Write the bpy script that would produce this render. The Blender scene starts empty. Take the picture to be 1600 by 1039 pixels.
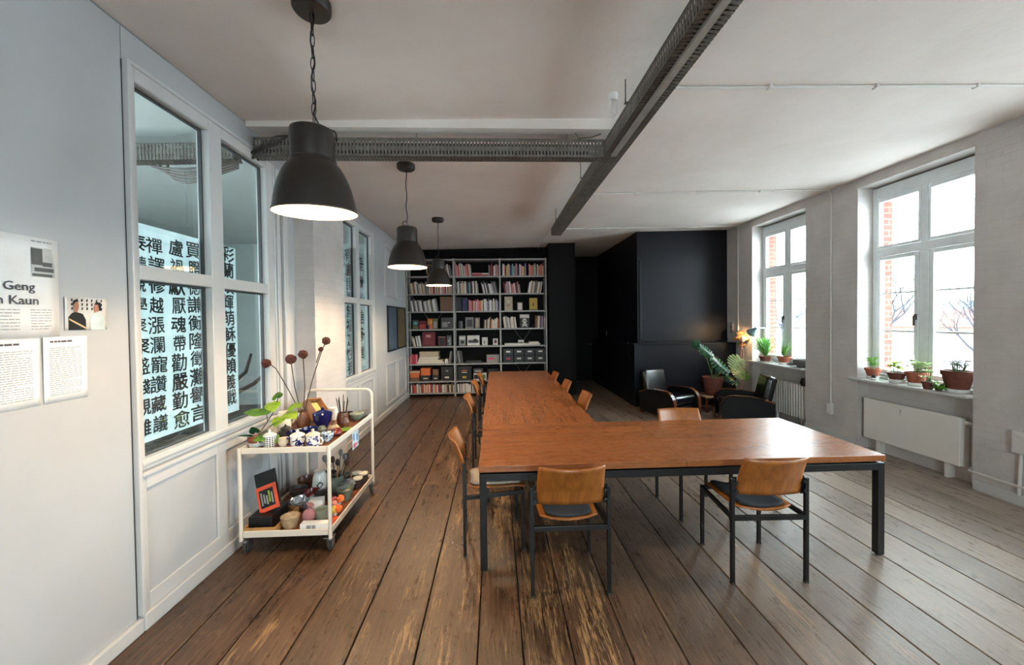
import bpy, bmesh, math, random
from mathutils import Vector, Matrix
random.seed(7)
PI = math.pi
S = bpy.context.scene
COL = S.collection

# ------------------------------------------------------------------ camera, world, exposure
def make_camera():
    yaw, pit, rol = (math.radians(a) for a in (2.381, 0.988, -0.714))
    fwd = Vector((math.sin(yaw)*math.cos(pit), math.cos(yaw)*math.cos(pit), -math.sin(pit)))
    right = Vector((math.cos(yaw), -math.sin(yaw), 0))
    up = right.cross(fwd)
    c, s = math.cos(rol), math.sin(rol)
    r2 = right*c + up*s
    u2 = up*c - right*s
    cam = bpy.data.cameras.new('camera')
    o = bpy.data.objects.new('camera', cam)
    COL.objects.link(o)
    m = Matrix((r2, u2, -fwd)).transposed().to_4x4()
    m.translation = (0, 0, 1.8)
    o.matrix_world = m
    cam.sensor_width = 36.0
    cam.lens = 600/1600*36
    cam.shift_y = -10.7/1600
    cam.clip_start = 0.05
    cam.clip_end = 2000
    S.camera = o
make_camera()

W = bpy.data.worlds.new('overcast_sky')
S.world = W
W.use_nodes = True
wn = W.node_tree
wn.nodes.clear()
w_out = wn.nodes.new('ShaderNodeOutputWorld')
w_bg = wn.nodes.new('ShaderNodeBackground')
w_bg.inputs['Color'].default_value = (0.85, 0.935, 1.0, 1)
w_bg.inputs['Strength'].default_value = 7.0
wn.links.new(w_bg.outputs[0], w_out.inputs[0])

S.view_settings.view_transform = 'Standard'
S.view_settings.look = 'None'
S.view_settings.gamma = 1
S.view_settings.exposure = 2.17
S.view_settings.use_curve_mapping = False
S.cycles.use_denoising = True
S.cycles.max_bounces = 10
S.cycles.diffuse_bounces = 6
S.cycles.glossy_bounces = 4
S.cycles.transparent_max_bounces = 16
S.cycles.sample_clamp_indirect = 6
S.cycles.caustics_reflective = False
S.cycles.caustics_refractive = False

WX = 4.87                      # inner face of the window wall
WIN_C = [6.48, 4.35, 2.22, 0.09]   # centres of the windows along that wall
def portal(x, y, z, sy, sz, sign, rot=None):
    l = bpy.data.lights.new('window_portal', 'AREA')
    l.shape = 'RECTANGLE'; l.size = sz; l.size_y = sy
    l.cycles.is_portal = True
    o = bpy.data.objects.new('window_portal', l)
    COL.objects.link(o)
    o.location = (x, y, z)
    o.rotation_euler = rot or (0, sign*PI/2, 0)
for yc in WIN_C:
    portal(5.2, yc, 2.2, 1.3, 2.4, 1)
def portal_front(x):
    portal(x, -4.1, 2.15, 2.3, 1.5, 1, (PI/2, 0, 0))
portal_front(0.6)
portal(-6.62, 1.9, 2.1, 2.4, 2.2, -1)

def lamp_light(name, kind, loc, energy, color, radius=0.05, rot=None, spot=None):
    l = bpy.data.lights.new(name, kind)
    l.energy = energy; l.color = color
    l.shadow_soft_size = radius
    if spot:
        l.spot_size = spot; l.spot_blend = 0.6
    o = bpy.data.objects.new(name, l)
    COL.objects.link(o)
    o.location = loc
    if rot: o.rotation_euler = rot
    return o

# ------------------------------------------------------------------ materials
MATS = {}
def srgb(r, g, b):
    f = lambda c: (c/255/12.92) if c/255 <= 0.04045 else ((c/255+0.055)/1.055)**2.4
    return (f(r), f(g), f(b), 1)
class N:
    def __init__(s, name):
        s.m = bpy.data.materials.new(name); s.m.use_nodes = True
        s.t = s.m.node_tree; s.t.nodes.clear()
        s.out = s.t.nodes.new('ShaderNodeOutputMaterial')
    def n(s, typ, **kw):
        nd = s.t.nodes.new('ShaderNode'+typ)
        for k, v in kw.items():
            if k.startswith('_'): setattr(nd, k[1:], v)
            else: s.set(nd, k, v)
        return nd
    def set(s, nd, k, v):
        key = int(k[1:]) if k[0] == 'i' and k[1:].isdigit() else k.replace('__', ' ')
        inp = nd.inputs[key]
        if hasattr(v, 'bl_rna') and v.bl_rna.identifier.startswith('NodeSocket'): s.t.links.new(v, inp)
        else: inp.default_value = v
    def math(s, op, a, b=None, clamp=False):
        nd = s.t.nodes.new('ShaderNodeMath'); nd.operation = op; nd.use_clamp = clamp
        s.set(nd, 'i0', a)
        if b is not None: s.set(nd, 'i1', b)
        return nd.outputs[0]
    def mix(s, f, a, b, mode='MIX'):
        nd = s.t.nodes.new('ShaderNodeMix'); nd.data_type = 'RGBA'; nd.blend_type = mode
        for i, v in ((0, f), (6, a), (7, b)):
            if hasattr(v, 'bl_rna') and v.bl_rna.identifier.startswith('NodeSocket'): s.t.links.new(v, nd.inputs[i])
            else: nd.inputs[i].default_value = v
        return nd.outputs[2]
    def ramp(s, f, *stops):
        nd = s.t.nodes.new('ShaderNodeValToRGB')
        s.t.links.new(f, nd.inputs[0])
        cr = nd.color_ramp
        while len(cr.elements) < len(stops): cr.elements.new(0.5)
        for e, (p, c) in zip(cr.elements, stops):
            e.position = p; e.color = c if hasattr(c, '__len__') else (c, c, c, 1)
        return nd.outputs[0]
    def coord(s, scale=(1, 1, 1), rot=(0, 0, 0), kind='Object'):
        tc = s.t.nodes.new('ShaderNodeTexCoord')
        mp = s.t.nodes.new('ShaderNodeMapping')
        mp.inputs['Scale'].default_value = scale; mp.inputs['Rotation'].default_value = rot
        s.t.links.new(tc.outputs[kind], mp.inputs[0])
        return mp.outputs[0]
    def noise(s, vec, scale, detail=4, rough=0.55, dist=0):
        nd = s.n('TexNoise', Vector=vec, Scale=scale, Detail=detail, Roughness=rough, Distortion=dist)
        return nd.outputs[0]
    def bsdf(s, color, rough=0.5, metal=0, bump=None, bstr=0.3, bdist=0.005, spec=0.5, **kw):
        b = s.n('BsdfPrincipled')
        s.set(b, 'Base Color', color); s.set(b, 'Roughness', rough); s.set(b, 'Metallic', metal)
        s.set(b, 'Specular IOR Level', spec)
        for k, v in kw.items(): s.set(b, k, v)
        if bump is not None:
            bp = s.n('Bump', Strength=bstr, Distance=bdist, Height=bump)
            s.t.links.new(bp.outputs[0], b.inputs['Normal'])
        s.t.links.new(b.outputs[0], s.out.inputs[0])
        return s.m

def plain(name, rgb, rough=0.5, metal=0, var=0.06, scale=12, spec=0.5, bstr=0.0, **kw):
    """one colour with a slight procedural variation"""
    key = name
    if key in MATS: return MATS[key]
    n = N(name)
    c = srgb(*rgb)
    v = n.noise(n.coord(), scale, 3)
    d = tuple(x*(1-var*2.2) for x in c[:3])+(1,)
    l = tuple(min(1, x*(1+var*2.2)) for x in c[:3])+(1,)
    col = n.ramp(v, (0.3, d), (0.7, l))
    MATS[key] = n.bsdf(col, rough, metal, v if bstr else None, bstr, 0.003, spec, **kw)
    return MATS[key]
def emit(name, rgb, strength):
    n = N(name)
    e = n.n('Emission', Color=srgb(*rgb), Strength=strength)
    n.t.links.new(e.outputs[0], n.out.inputs[0])
    return n.m

def m_paint(name, rgb, rough=0.45, bump=0.15, var=0.03, spec=0.5):
    n = N(name)
    co = n.coord()
    big = n.noise(co, 1.3, 5, 0.6)
    fine = n.noise(co, 45, 4, 0.6)
    c = srgb(*rgb)
    d = tuple(x*(1-var*3) for x in c[:3])+(1,)
    col = n.ramp(big, (0.3, d), (0.65, c))
    h = n.math('ADD', n.math('MULTIPLY', big, 2.0), n.math('MULTIPLY', fine, 0.35))
    return n.bsdf(col, rough, 0, h, bump, 0.01, spec)
def m_ceiling():
    n = N('rough_white_ceiling')
    co = n.coord()
    big = n.noise(co, 0.8, 6, 0.65)
    mid = n.noise(co, 6, 6, 0.7)
    spots = n.noise(co, 3.1, 2, 0.5)
    speck = n.ramp(spots, (0.18, 0.72), (0.235, 1.0))
    base = n.ramp(big, (0.25, srgb(216, 205, 196)), (0.7, srgb(234, 225, 218)))
    col = n.mix(1.0, base, speck, 'MULTIPLY')
    h = n.math('ADD', big, n.math('MULTIPLY', mid, 0.35))
    return n.bsdf(col, 0.8, 0, h, 0.5, 0.02, 0.2)
def m_brick_paint(axis='yz', name='painted_brick', rgb=(204, 197, 193)):
    n = N(name)
    tc = n.t.nodes.new('ShaderNodeTexCoord')
    sp = n.n('SeparateXYZ', Vector=tc.outputs['Object'])
    cb = n.t.nodes.new('ShaderNodeCombineXYZ')
    n.t.links.new(sp.outputs[1 if axis == 'yz' else 0], cb.inputs[0]); n.t.links.new(sp.outputs[2], cb.inputs[1])
    wob = n.noise(tc.outputs['Object'], 9, 3)
    vec = n.t.nodes.new('ShaderNodeVectorMath'); vec.operation = 'ADD'
    n.t.links.new(cb.outputs[0], vec.inputs[0])
    cb2 = n.t.nodes.new('ShaderNodeCombineXYZ')
    n.t.links.new(n.math('MULTIPLY', n.math('SUBTRACT', wob, 0.5), 0.02), cb2.inputs[1])
    n.t.links.new(cb2.outputs[0], vec.inputs[1])
    br = n.n('TexBrick', Vector=vec.outputs[0], Scale=1.0, Color1=(1, 1, 1, 1), Color2=(0.86, 0.86, 0.86, 1), Mortar=(0.3, 0.3, 0.3, 1))
    br.inputs['Mortar Size'].default_value = 0.006; br.inputs['Mortar Smooth'].default_value = 0.7
    br.inputs['Brick Width'].default_value = 0.25; br.inputs['Row Height'].default_value = 0.077
    big = n.noise(tc.outputs['Object'], 2.2, 5, 0.6)
    fine = n.noise(tc.outputs['Object'], 30, 4, 0.65)
    c = srgb(*rgb); d = tuple(x*0.84 for x in c[:3])+(1,)
    col = n.ramp(big, (0.3, d), (0.62, c))
    col = n.mix(0.05, col, br.outputs[0], 'MULTIPLY')
    h = n.math('ADD', n.math('MULTIPLY', br.outputs[0], 0.55), n.math('MULTIPLY', fine, 0.6))
    return n.bsdf(col, 0.55, 0, h, 0.35, 0.010, 0.35)
def m_red_brick():
    n = N('red_brick')
    tc = n.t.nodes.new('ShaderNodeTexCoord')
    sp = n.n('SeparateXYZ', Vector=tc.outputs['Object'])
    cb = n.t.nodes.new('ShaderNodeCombineXYZ')
    n.t.links.new(n.math('ADD', sp.outputs[0], sp.outputs[1]), cb.inputs[0]); n.t.links.new(sp.outputs[2], cb.inputs[1])
    br = n.n('TexBrick', Vector=cb.outputs[0], Scale=1.0, Color1=srgb(134, 62, 50), Color2=srgb(112, 50, 42), Mortar=srgb(138, 92, 80))
    br.inputs['Mortar Size'].default_value = 0.008
    br.inputs['Brick Width'].default_value = 0.25; br.inputs['Row Height'].default_value = 0.077
    return n.bsdf(br.outputs[0], 0.85, 0, br.outputs[1], -0.4, 0.01, 0.2)
def m_floor(name='worn_floor_boards', grey=0.0):
    n = N(name)
    at = n.n('Attribute', _attribute_name='tone')
    tone = at.outputs['Fac']
    tc = n.t.nodes.new('ShaderNodeTexCoord')
    off = n.t.nodes.new('ShaderNodeVectorMath'); off.operation = 'ADD'
    cb = n.t.nodes.new('ShaderNodeCombineXYZ')
    n.t.links.new(n.math('MULTIPLY', tone, 37.0), cb.inputs[1]); n.t.links.new(n.math('MULTIPLY', tone, 11.0), cb.inputs[2])
    n.t.links.new(tc.outputs['Object'], off.inputs[0]); n.t.links.new(cb.outputs[0], off.inputs[1])
    def mp(sc):
        m = n.t.nodes.new('ShaderNodeMapping'); m.inputs['Scale'].default_value = sc
        n.t.links.new(off.outputs[0], m.inputs[0]); return m.outputs[0]
    grain = n.noise(mp((17, 0.9, 1)), 3.0, 8, 0.74, 1.0)
    rings = n.n('TexWave', Vector=mp((1.0, 0.10, 1)), Scale=7.0, Distortion=7.0, Detail=3.0, _wave_type='BANDS', _bands_direction='X')
    rings.inputs['Detail Scale'].default_value = 1.2
    blot = n.noise(mp((1.6, 0.7, 1)), 1.6, 6, 0.65)
    scuff = n.noise(mp((3.0, 1.6, 1)), 3.0, 9, 0.75, 0.8)
    fine = n.noise(mp((60, 4, 1)), 3.0, 5, 0.75)
    dark = n.ramp(grain, (0.30, srgb(38, 25, 17)), (0.5, srgb(80, 57, 41)), (0.72, srgb(118, 90, 68)))
    dark = n.mix(n.math('MULTIPLY', rings.outputs[1], 0.32), dark, srgb(48, 31, 21))
    dark = n.mix(n.ramp(fine, (0.46, 0.0), (0.66, 0.55)), dark, srgb(32, 21, 14))
    dark = n.mix(n.ramp(blot, (0.45, 0.0), (0.75, 0.45)), dark, srgb(112, 86, 66))
    dark = n.mix(n.ramp(scuff, (0.30, 0.55), (0.44, 0.0)), dark, srgb(44, 29, 20))
    dark = n.mix(n.ramp(scuff, (0.58, 0.0), (0.72, 0.6)), dark, srgb(134, 108, 86))
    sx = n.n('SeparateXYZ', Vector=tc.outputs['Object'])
    window_sheen = n.math('MULTIPLY', n.math('SUBTRACT', sx.outputs[0], 0.5), 0.24, True)  # window sheen painted into the colour: boards turn paler towards the window wall
    dark = n.mix(n.math('MULTIPLY', window_sheen, n.math('ADD', n.math('MULTIPLY', grain, 1.3), 0.05)), dark, srgb(172, 158, 144))
    # bare wood where the stain has been walked off, most of all at the near end of the table
    sp = n.n('SeparateXYZ', Vector=tc.outputs['Object'])
    patch = n.noise(mp((3.2, 0.42, 1)), 2.3, 7, 0.7, 0.6)
    lane = n.math('SUBTRACT', 1.0, n.math('MULTIPLY', n.math('ABSOLUTE', n.math('SUBTRACT', sp.outputs[0], 0.02)), 0.95), True)
    wear = n.math('ADD', patch, n.math('MULTIPLY', lane, 0.125))
    wear = n.math('ADD', wear, n.math('MULTIPLY', n.math('SUBTRACT', grain, 0.5), 0.75))
    wear = n.math('ADD', wear, n.math('MULTIPLY', n.math('SUBTRACT', fine, 0.5), 0.35))
    wmask = n.ramp(wear, (0.66, 0.0), (0.71, 1.0))
    bare = n.mix(n.ramp(fine, (0.4, 0.0), (0.62, 1.0)), srgb(92, 62, 38), srgb(196, 158, 112))
    col = n.mix(n.math('MULTIPLY', wmask, n.math('ADD', n.math('MULTIPLY', scuff, 0.5), 0.38)), dark, bare)
    hs = n.n('HueSaturation', Color=col, Saturation=1.0-grey, Value=n.math('ADD', n.math('MULTIPLY', tone, 0.42), 0.76))
    rough = n.math('ADD', n.math('MULTIPLY', scuff, 0.26), n.math('ADD', n.math('MULTIPLY', grain, 0.2), 0.07))
    h = n.math('ADD', n.math('MULTIPLY', fine, 0.5), n.math('ADD', grain, n.math('MULTIPLY', scuff, 0.8)))
    return n.bsdf(hs.outputs[0], rough, 0, h, 0.5, 0.004, 0.5)
def m_table(name, along='x'):
    n = N(name)
    sc = (1, 1, 1) if along == 'x' else (1, 1, 1)
    rot = (0, 0, 0) if along == 'x' else (0, 0, PI/2)
    co = n.coord(sc, rot)
    br = n.n('TexBrick', Vector=co, Scale=1.0, Color1=(0.12, 0.12, 0.12, 1), Color2=(0.95, 0.95, 0.95, 1), Mortar=(0.0, 0.0, 0.0, 1))
    br.inputs['Mortar Size'].default_value = 0.0011; br.inputs['Brick Width'].default_value = 0.75; br.inputs['Row Height'].default_value = 0.052
    def mp(s):
        m = n.t.nodes.new('ShaderNodeMapping'); m.inputs['Scale'].default_value = s
        n.t.links.new(co, m.inputs[0]); return m.outputs[0]
    grain = n.noise(mp((1.2, 24, 24)), 3.0, 6, 0.65, 0.2)
    blot = n.noise(mp((1, 2, 1)), 1.7, 4, 0.6)
    streak = n.noise(mp((0.5, 11, 11)), 2.6, 6, 0.7, 0.15)
    fine = n.noise(mp((4, 90, 90)), 3.0, 3, 0.7)
    c = n.ramp(grain, (0.30, srgb(88, 46, 24)), (0.5, srgb(134, 80, 44)), (0.72, srgb(174, 114, 68)))
    c = n.mix(n.ramp(streak, (0.42, 0.0), (0.62, 0.65)), c, srgb(150, 86, 44))
    c = n.mix(n.ramp(streak, (0.30, 0.6), (0.42, 0.0)), c, srgb(60, 27, 13))
    c = n.mix(n.ramp(fine, (0.5, 0.0), (0.75, 0.35)), c, srgb(58, 26, 12))
    strip = n.math('MULTIPLY', n.n('SeparateColor', Color=br.outputs[0]).outputs[0], 1.0)
    c = n.mix(0.25, c, n.ramp(strip, (0.0, srgb(88, 42, 20)), (1.0, srgb(180, 112, 62))))
    c = n.mix(n.ramp(blot, (0.4, 0.0), (0.8, 0.35)), c, srgb(98, 50, 26))
    rough = n.math('ADD', n.math('MULTIPLY', fine, 0.22), 0.17)
    hh = n.math('ADD', fine, n.math('MULTIPLY', streak, 1.5))
    return n.bsdf(c, rough, 0, hh, 0.14, 0.002, 0.6)
def m_ply(name='oiled_plywood', a=(150, 88, 34), b=(196, 128, 62), axis='z', rough=0.35):
    n = N(name)
    sc = (14, 14, 1.4) if axis == 'z' else (1.4, 14, 14)
    g = n.noise(n.coord(sc), 2.2, 5, 0.6, 0.4)
    return n.bsdf(n.ramp(g, (0.3, srgb(*a)), (0.7, srgb(*b))), rough, 0, g, 0.05, 0.002)
def m_galv():
    n = N('perforated_galvanised_steel')
    tc = n.t.nodes.new('ShaderNodeTexCoord')
    v = n.n('TexVoronoi', Vector=tc.outputs['Object'], Scale=40.0)
    c = n.ramp(v.outputs[0], (0.0, srgb(92, 88, 83)), (0.7, srgb(122, 118, 112)))
    g = n.noise(tc.outputs['Object'], 5, 5)
    c = n.mix(n.ramp(g, (0.4, 0.0), (0.7, 0.5)), c, srgb(76, 69, 63))
    return n.bsdf(c, 0.45, 0.35, None)
def m_glass():
    n = N('window_glass')
    ge = n.t.nodes.new('ShaderNodeNewGeometry')
    ior = n.math('ADD', 1.45, n.math('MULTIPLY', ge.outputs['Backfacing'], 1/1.45-1.45))
    fr = n.n('Fresnel', IOR=ior)
    tr = n.n('BsdfTransparent', Color=(0.93, 0.97, 0.96, 1))
    gl = n.n('BsdfGlossy', Color=(1, 1, 1, 1), Roughness=0.01)
    mx = n.n('MixShader')
    n.t.links.new(fr.outputs[0], mx.inputs[0]); n.t.links.new(tr.outputs[0], mx.inputs[1]); n.t.links.new(gl.outputs[0], mx.inputs[2])
    n.t.links.new(mx.outputs[0], n.out.inputs[0])
    return n.m
def m_film():
    n = N('translucent_paper')
    g = n.noise(n.coord(), 8, 3)
    c = n.ramp(g, (0.3, srgb(204, 216, 218)), (0.7, srgb(224, 232, 232)))
    d = n.n('BsdfDiffuse', Color=c)
    t = n.n('BsdfTranslucent', Color=c)
    tr = n.n('BsdfTransparent', Color=(0.9, 0.97, 0.98, 1))
    a = n.n('MixShader', Fac=0.6); b = n.n('MixShader', Fac=0.30)
    n.t.links.new(d.outputs[0], a.inputs[1]); n.t.links.new(t.outputs[0], a.inputs[2])
    n.t.links.new(a.outputs[0], b.inputs[1]); n.t.links.new(tr.outputs[0], b.inputs[2])
    n.t.links.new(b.outputs[0], n.out.inputs[0])
    return n.m
def m_leaf(name, a, b, rough=0.4):
    n = N(name)
    g = n.noise(n.coord(), 14, 3)
    c = n.ramp(g, (0.3, srgb(*a)), (0.7, srgb(*b)))
    p = n.n('BsdfPrincipled'); n.set(p, 'Base Color', c); n.set(p, 'Roughness', rough)
    t = n.n('BsdfTranslucent', Color=c)
    mx = n.n('MixShader', Fac=0.25)
    n.t.links.new(p.outputs[0], mx.inputs[1]); n.t.links.new(t.outputs[0], mx.inputs[2]); n.t.links.new(mx.outputs[0], n.out.inputs[0])
    return n.m
def m_checks(name, base, mark, scale, kind='grid'):
    """glazed pattern on pottery"""
    n = N(name)
    tc = n.t.nodes.new('ShaderNodeTexCoord')
    sp = n.n('SeparateXYZ', Vector=tc.outputs['Object'])
    ang = n.math('ARCTAN2', sp.outputs[1], sp.outputs[0])
    u = n.math('FRACT', n.math('MULTIPLY', ang, scale/(2*PI)))
    v = n.math('FRACT', n.math('MULTIPLY', sp.outputs[2], 70.0))
    if kind == 'grid':
        a = n.math('GREATER_THAN', u, 0.38); b = n.math('GREATER_THAN', v, 0.38)
        f = n.math('MULTIPLY', a, b)
    else:
        nz = n.noise(tc.outputs['Object'], scale, 2, 0.5, 1.5)
        f = n.math('GREATER_THAN', nz, 0.52)
    return n.bsdf(n.mix(f, srgb(*base), srgb(*mark)), 0.2)

M = dict(
    wall=m_paint('white_wall_paint', (184, 184, 185), 0.42), wall2=m_paint('grey_white_wall_paint', (206, 214, 211), 0.6),
    woodwork=m_paint('white_gloss_woodwork', (200, 198, 196), 0.3, 0.08),
    ceiling=m_ceiling(), brick=m_brick_paint('yz'), brickx=m_brick_paint('xz', 'painted_brick_column'),
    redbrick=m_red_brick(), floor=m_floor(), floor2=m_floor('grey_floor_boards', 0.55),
    black_wall=m_paint('black_blue_wall_paint', (20, 22, 29), 0.45, 0.06, 0.03, 0.25), black_wall2=m_paint('black_wall_paint', (10, 10, 10), 0.65, 0.06, 0.03, 0.15),
    table_x=m_table('red_brown_hardwood', 'x'), table_y=m_table('red_brown_hardwood_lengthwise', 'y'),
    ply=m_ply('oiled_plywood', (122, 68, 24), (160, 96, 40)), plyx=m_ply('pale_ply_edge', (196, 142, 84), (222, 176, 116)), bent=m_ply('brown_bentwood', (70, 36, 22), (112, 62, 38), 'z', 0.25),
    black=plain('black_powder_coat', (15, 16, 18), 0.4, 0, 0.08), pad=plain('charcoal_seat_fabric', (34, 39, 46), 0.85, 0, 0.1, 60),
    galv=m_galv(), glass=m_glass(), film=m_film(), ink=plain('black_ink', (16, 17, 19), 0.7),
    upvc=plain('white_window_frame', (222, 226, 226), 0.35, 0, 0.02), gasket=plain('dark_gasket', (60, 62, 64), 0.6),
    shade=plain('dark_bronze_lamp_enamel', (42, 36, 32), 0.4, 0.3, 0.05), shade_in=plain('white_lamp_inside', (245, 240, 228), 0.5),
    leather=plain('black_leather', (13, 13, 16), 0.22, 0, 0.15, 40, 0.7, 0.12), cream=plain('cream_trolley_enamel', (226, 216, 202), 0.35, 0, 0.01),
    terracotta=plain('terracotta', (150, 84, 62), 0.75, 0, 0.1, 20, 0.3), dark_terra=plain('dark_terracotta', (104, 58, 46), 0.7, 0, 0.1, 20, 0.3),
    soil=plain('potting_soil', (52, 40, 32), 0.95, 0, 0.25, 60), white_china=plain('white_glaze', (232, 232, 226), 0.18),
    blue_glaze=plain('cobalt_glaze', (22, 26, 78), 0.12), clearglass=None, paper=plain('white_paper', (236, 233, 230), 0.7, 0, 0.02),
    grey_print=plain('grey_print', (150, 148, 148), 0.8), dark_print=plain('dark_print', (84, 82, 88), 0.8), shelf_steel=plain('grey_shelf_steel', (158, 154, 150), 0.42, 0.1, 0.03),
    white_metal=plain('white_radiator_enamel', (226, 220, 213), 0.4, 0, 0.008, 3), conduit=plain('white_conduit', (212, 208, 202), 0.5, 0, 0.01),
    leaf=m_leaf('mid_green_leaf', (58, 104, 40), (120, 164, 66)), leaf_dark=m_leaf('deep_green_leaf', (22, 58, 38), (52, 100, 64), 0.25),
    leaf_pale=m_leaf('pale_green_leaf', (120, 150, 96), (186, 200, 148)), leaf_lime=m_leaf('lime_leaf', (128, 166, 40), (186, 210, 84)),
    stem=plain('brown_stem', (74, 56, 40), 0.7), green_stem=plain('green_stem', (84, 112, 58), 0.6), twig=plain('grey_bark', (52, 50, 50), 0.85, 0, 0.2, 30), far_twig=plain('wet_dark_bark', (26, 26, 32), 0.9, 0, 0.1, 30),
    seedhead=plain('dried_seed_head', (82, 44, 36), 0.9, 0, 0.25, 90, 0.3, 0.8), steel=plain('bright_steel', (170, 170, 168), 0.3, 0.9), rubber=plain('grey_rubber', (58, 56, 54), 0.6),
)
M['clearglass'] = M['glass']

# ------------------------------------------------------------------ mesh helpers
class MB:
    def __init__(s): s.b = bmesh.new()
    def _mi(s, faces, mi):
        for f in faces: f.material_index = mi
    def box(s, x0, x1, y0, y1, z0, z1, mi=0, mat=None):
        m = Matrix.Translation(((x0+x1)/2, (y0+y1)/2, (z0+z1)/2)) @ Matrix.Diagonal((abs(x1-x0), abs(y1-y0), abs(z1-z0), 1))
        if mat is not None: m = mat @ m
        r = bmesh.ops.create_cube(s.b, size=1, matrix=m)
        fs = {f for v in r['verts'] for f in v.link_faces}
        s._mi(fs, mi); return s
    def bar(s, p, q, w, h=None, mi=0):
        p, q = Vector(p), Vector(q); d = q-p; L = d.length
        h = h or w
        z = d.normalized(); ref = Vector((0, 0, 1)) if abs(z.z) < 0.95 else Vector((0, 1, 0))
        x = ref.cross(z).normalized(); y = z.cross(x)
        m = Matrix((x, y, z)).transposed().to_4x4(); m.translation = (p+q)/2
        r = bmesh.ops.create_cube(s.b, size=1, matrix=m @ Matrix.Diagonal((w, h, L, 1)))
        s._mi({f for v in r['verts'] for f in v.link_faces}, mi); return s
    def tube(s, pts, r, n=8, mi=0, cap=True, closed=False):
        pts = [Vector(p) for p in pts]; rings = []; k = len(pts); px = None
        for i, p in enumerate(pts):
            if closed: t = pts[(i+1) % k]-pts[i-1]
            else: t = pts[min(i+1, k-1)]-pts[max(i-1, 0)]
            t = t.normalized() if t.length > 1e-9 else Vector((0, 0, 1))
            if px is None:
                ref = Vector((0, 0, 1)) if abs(t.z) < 0.9 else Vector((1, 0, 0))
                px = ref.cross(t).normalized()
            else:
                px = (px - t*px.dot(t)).normalized()
            py = t.cross(px)
            rr = r[i] if hasattr(r, '__len__') else r
            rings.append([s.b.verts.new(p+(px*math.cos(a)+py*math.sin(a))*rr) for a in (2*PI*j/n for j in range(n))])
        fs = []
        for i in range(k if closed else k-1):
            A, B = rings[i], rings[(i+1) % k]
            for j in range(n): fs.append(s.b.faces.new((A[j], A[(j+1) % n], B[(j+1) % n], B[j])))
        if cap and not closed:
            fs.append(s.b.faces.new(rings[0][::-1])); fs.append(s.b.faces.new(rings[-1]))
        s._mi(fs, mi); return s
    def lathe(s, prof, c=(0, 0, 0), n=28, mi=0, mat=None, sx=1, sy=1):
        c = Vector(c); rings = []
        for r, z in prof:
            if r < 1e-6: rings.append([s.b.verts.new(c+Vector((0, 0, z)))])
            else: rings.append([s.b.verts.new(c+Vector((r*math.cos(2*PI*j/n)*sx, r*math.sin(2*PI*j/n)*sy, z))) for j in range(n)])
        fs = []
        for A, B in zip(rings, rings[1:]):
            for j in range(n):
                a, b2 = A[j % len(A)], A[(j+1) % len(A)]; d, e = B[j % len(B)], B[(j+1) % len(B)]
                vs = []
                for v in (a, b2, e, d):
                    if v not in vs: vs.append(v)
                if len(vs) >= 3: fs.append(s.b.faces.new(vs))
        s._mi(fs, mi)
        if mat is not None: bmesh.ops.transform(s.b, matrix=mat, verts=[v for r in rings for v in r])
        return s
    def prism(s, poly, fn, d0, d1, mi=0):
        """poly in 2D, fn(u,v,d) -> 3D, extruded from d0 to d1"""
        A = [s.b.verts.new(fn(u, v, d0)) for u, v in poly]; B = [s.b.verts.new(fn(u, v, d1)) for u, v in poly]
        k = len(poly); fs = [s.b.faces.new(A[::-1]), s.b.faces.new(B)]
        for i in range(k): fs.append(s.b.faces.new((A[i], A[(i+1) % k], B[(i+1) % k], B[i])))
        s._mi(fs, mi); return s
    def ball(s, c, r, n=10, mi=0, sc=(1, 1, 1)):
        m = Matrix.Translation(c) @ Matrix.Diagonal((*sc, 1))
        q = bmesh.ops.create_uvsphere(s.b, u_segments=n*2, v_segments=n, radius=r, matrix=m)
        s._mi({f for v in q['verts'] for f in v.link_faces}, mi); return s
    def quad(s, *ps, mi=0):
        f = s.b.faces.new([s.b.verts.new(p) for p in ps]); f.material_index = mi; return s
    def grid(s, fn, nu, nv, mi=0, th=0):
        g = [[s.b.verts.new(fn(i/nu, j/nv)) for j in range(nv+1)] for i in range(nu+1)]
        for i in range(nu):
            for j in range(nv):
                f = s.b.faces.new((g[i][j], g[i+1][j], g[i+1][j+1], g[i][j+1])); f.material_index = mi
        return s
    def build(s, name, mats, parent=None, smooth=False, bevel=0, solid=0, loc=None, seg=2, subsurf=0):
        me = bpy.data.meshes.new(name)
        bmesh.ops.recalc_face_normals(s.b, faces=s.b.faces)
        s.b.to_mesh(me); s.b.free()
        for m in (mats if isinstance(mats, (list, tuple)) else [mats]): me.materials.append(m)
        o = bpy.data.objects.new(name, me); COL.objects.link(o)
        if loc is not None: o.location = loc
        if parent is not None: o.parent = parent
        if smooth:
            for p in me.polygons: p.use_smooth = True
            try: me.set_sharp_from_angle(angle=math.radians(40))
            except Exception: pass
        if solid:
            md = o.modifiers.new('thickness', 'SOLIDIFY'); md.thickness = solid; md.offset = 0
        if bevel:
            md = o.modifiers.new('rounded', 'BEVEL'); md.width = bevel; md.segments = seg; md.limit_method = 'ANGLE'; md.angle_limit = math.radians(40)
        if subsurf:
            md = o.modifiers.new('smooth', 'SUBSURF'); md.levels = subsurf; md.render_levels = subsurf
        return o
def tag(o, label, cat, group=None, kind=None):
    o['label'] = label; o['category'] = cat
    if group: o['group'] = group
    if kind: o['kind'] = kind
    return o
def thing(name, label, cat, loc=(0, 0, 0), rz=0, group=None):
    o = bpy.data.objects.new(name, None); COL.objects.link(o)
    o.empty_display_size = 0.05
    o.location = loc; o.rotation_euler = (0, 0, rz)
    return tag(o, label, cat, group)
def struct(o, label=None, cat=None):
    o['kind'] = 'structure'
    if label: o['label'] = label
    if cat: o['category'] = cat
    return o
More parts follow.
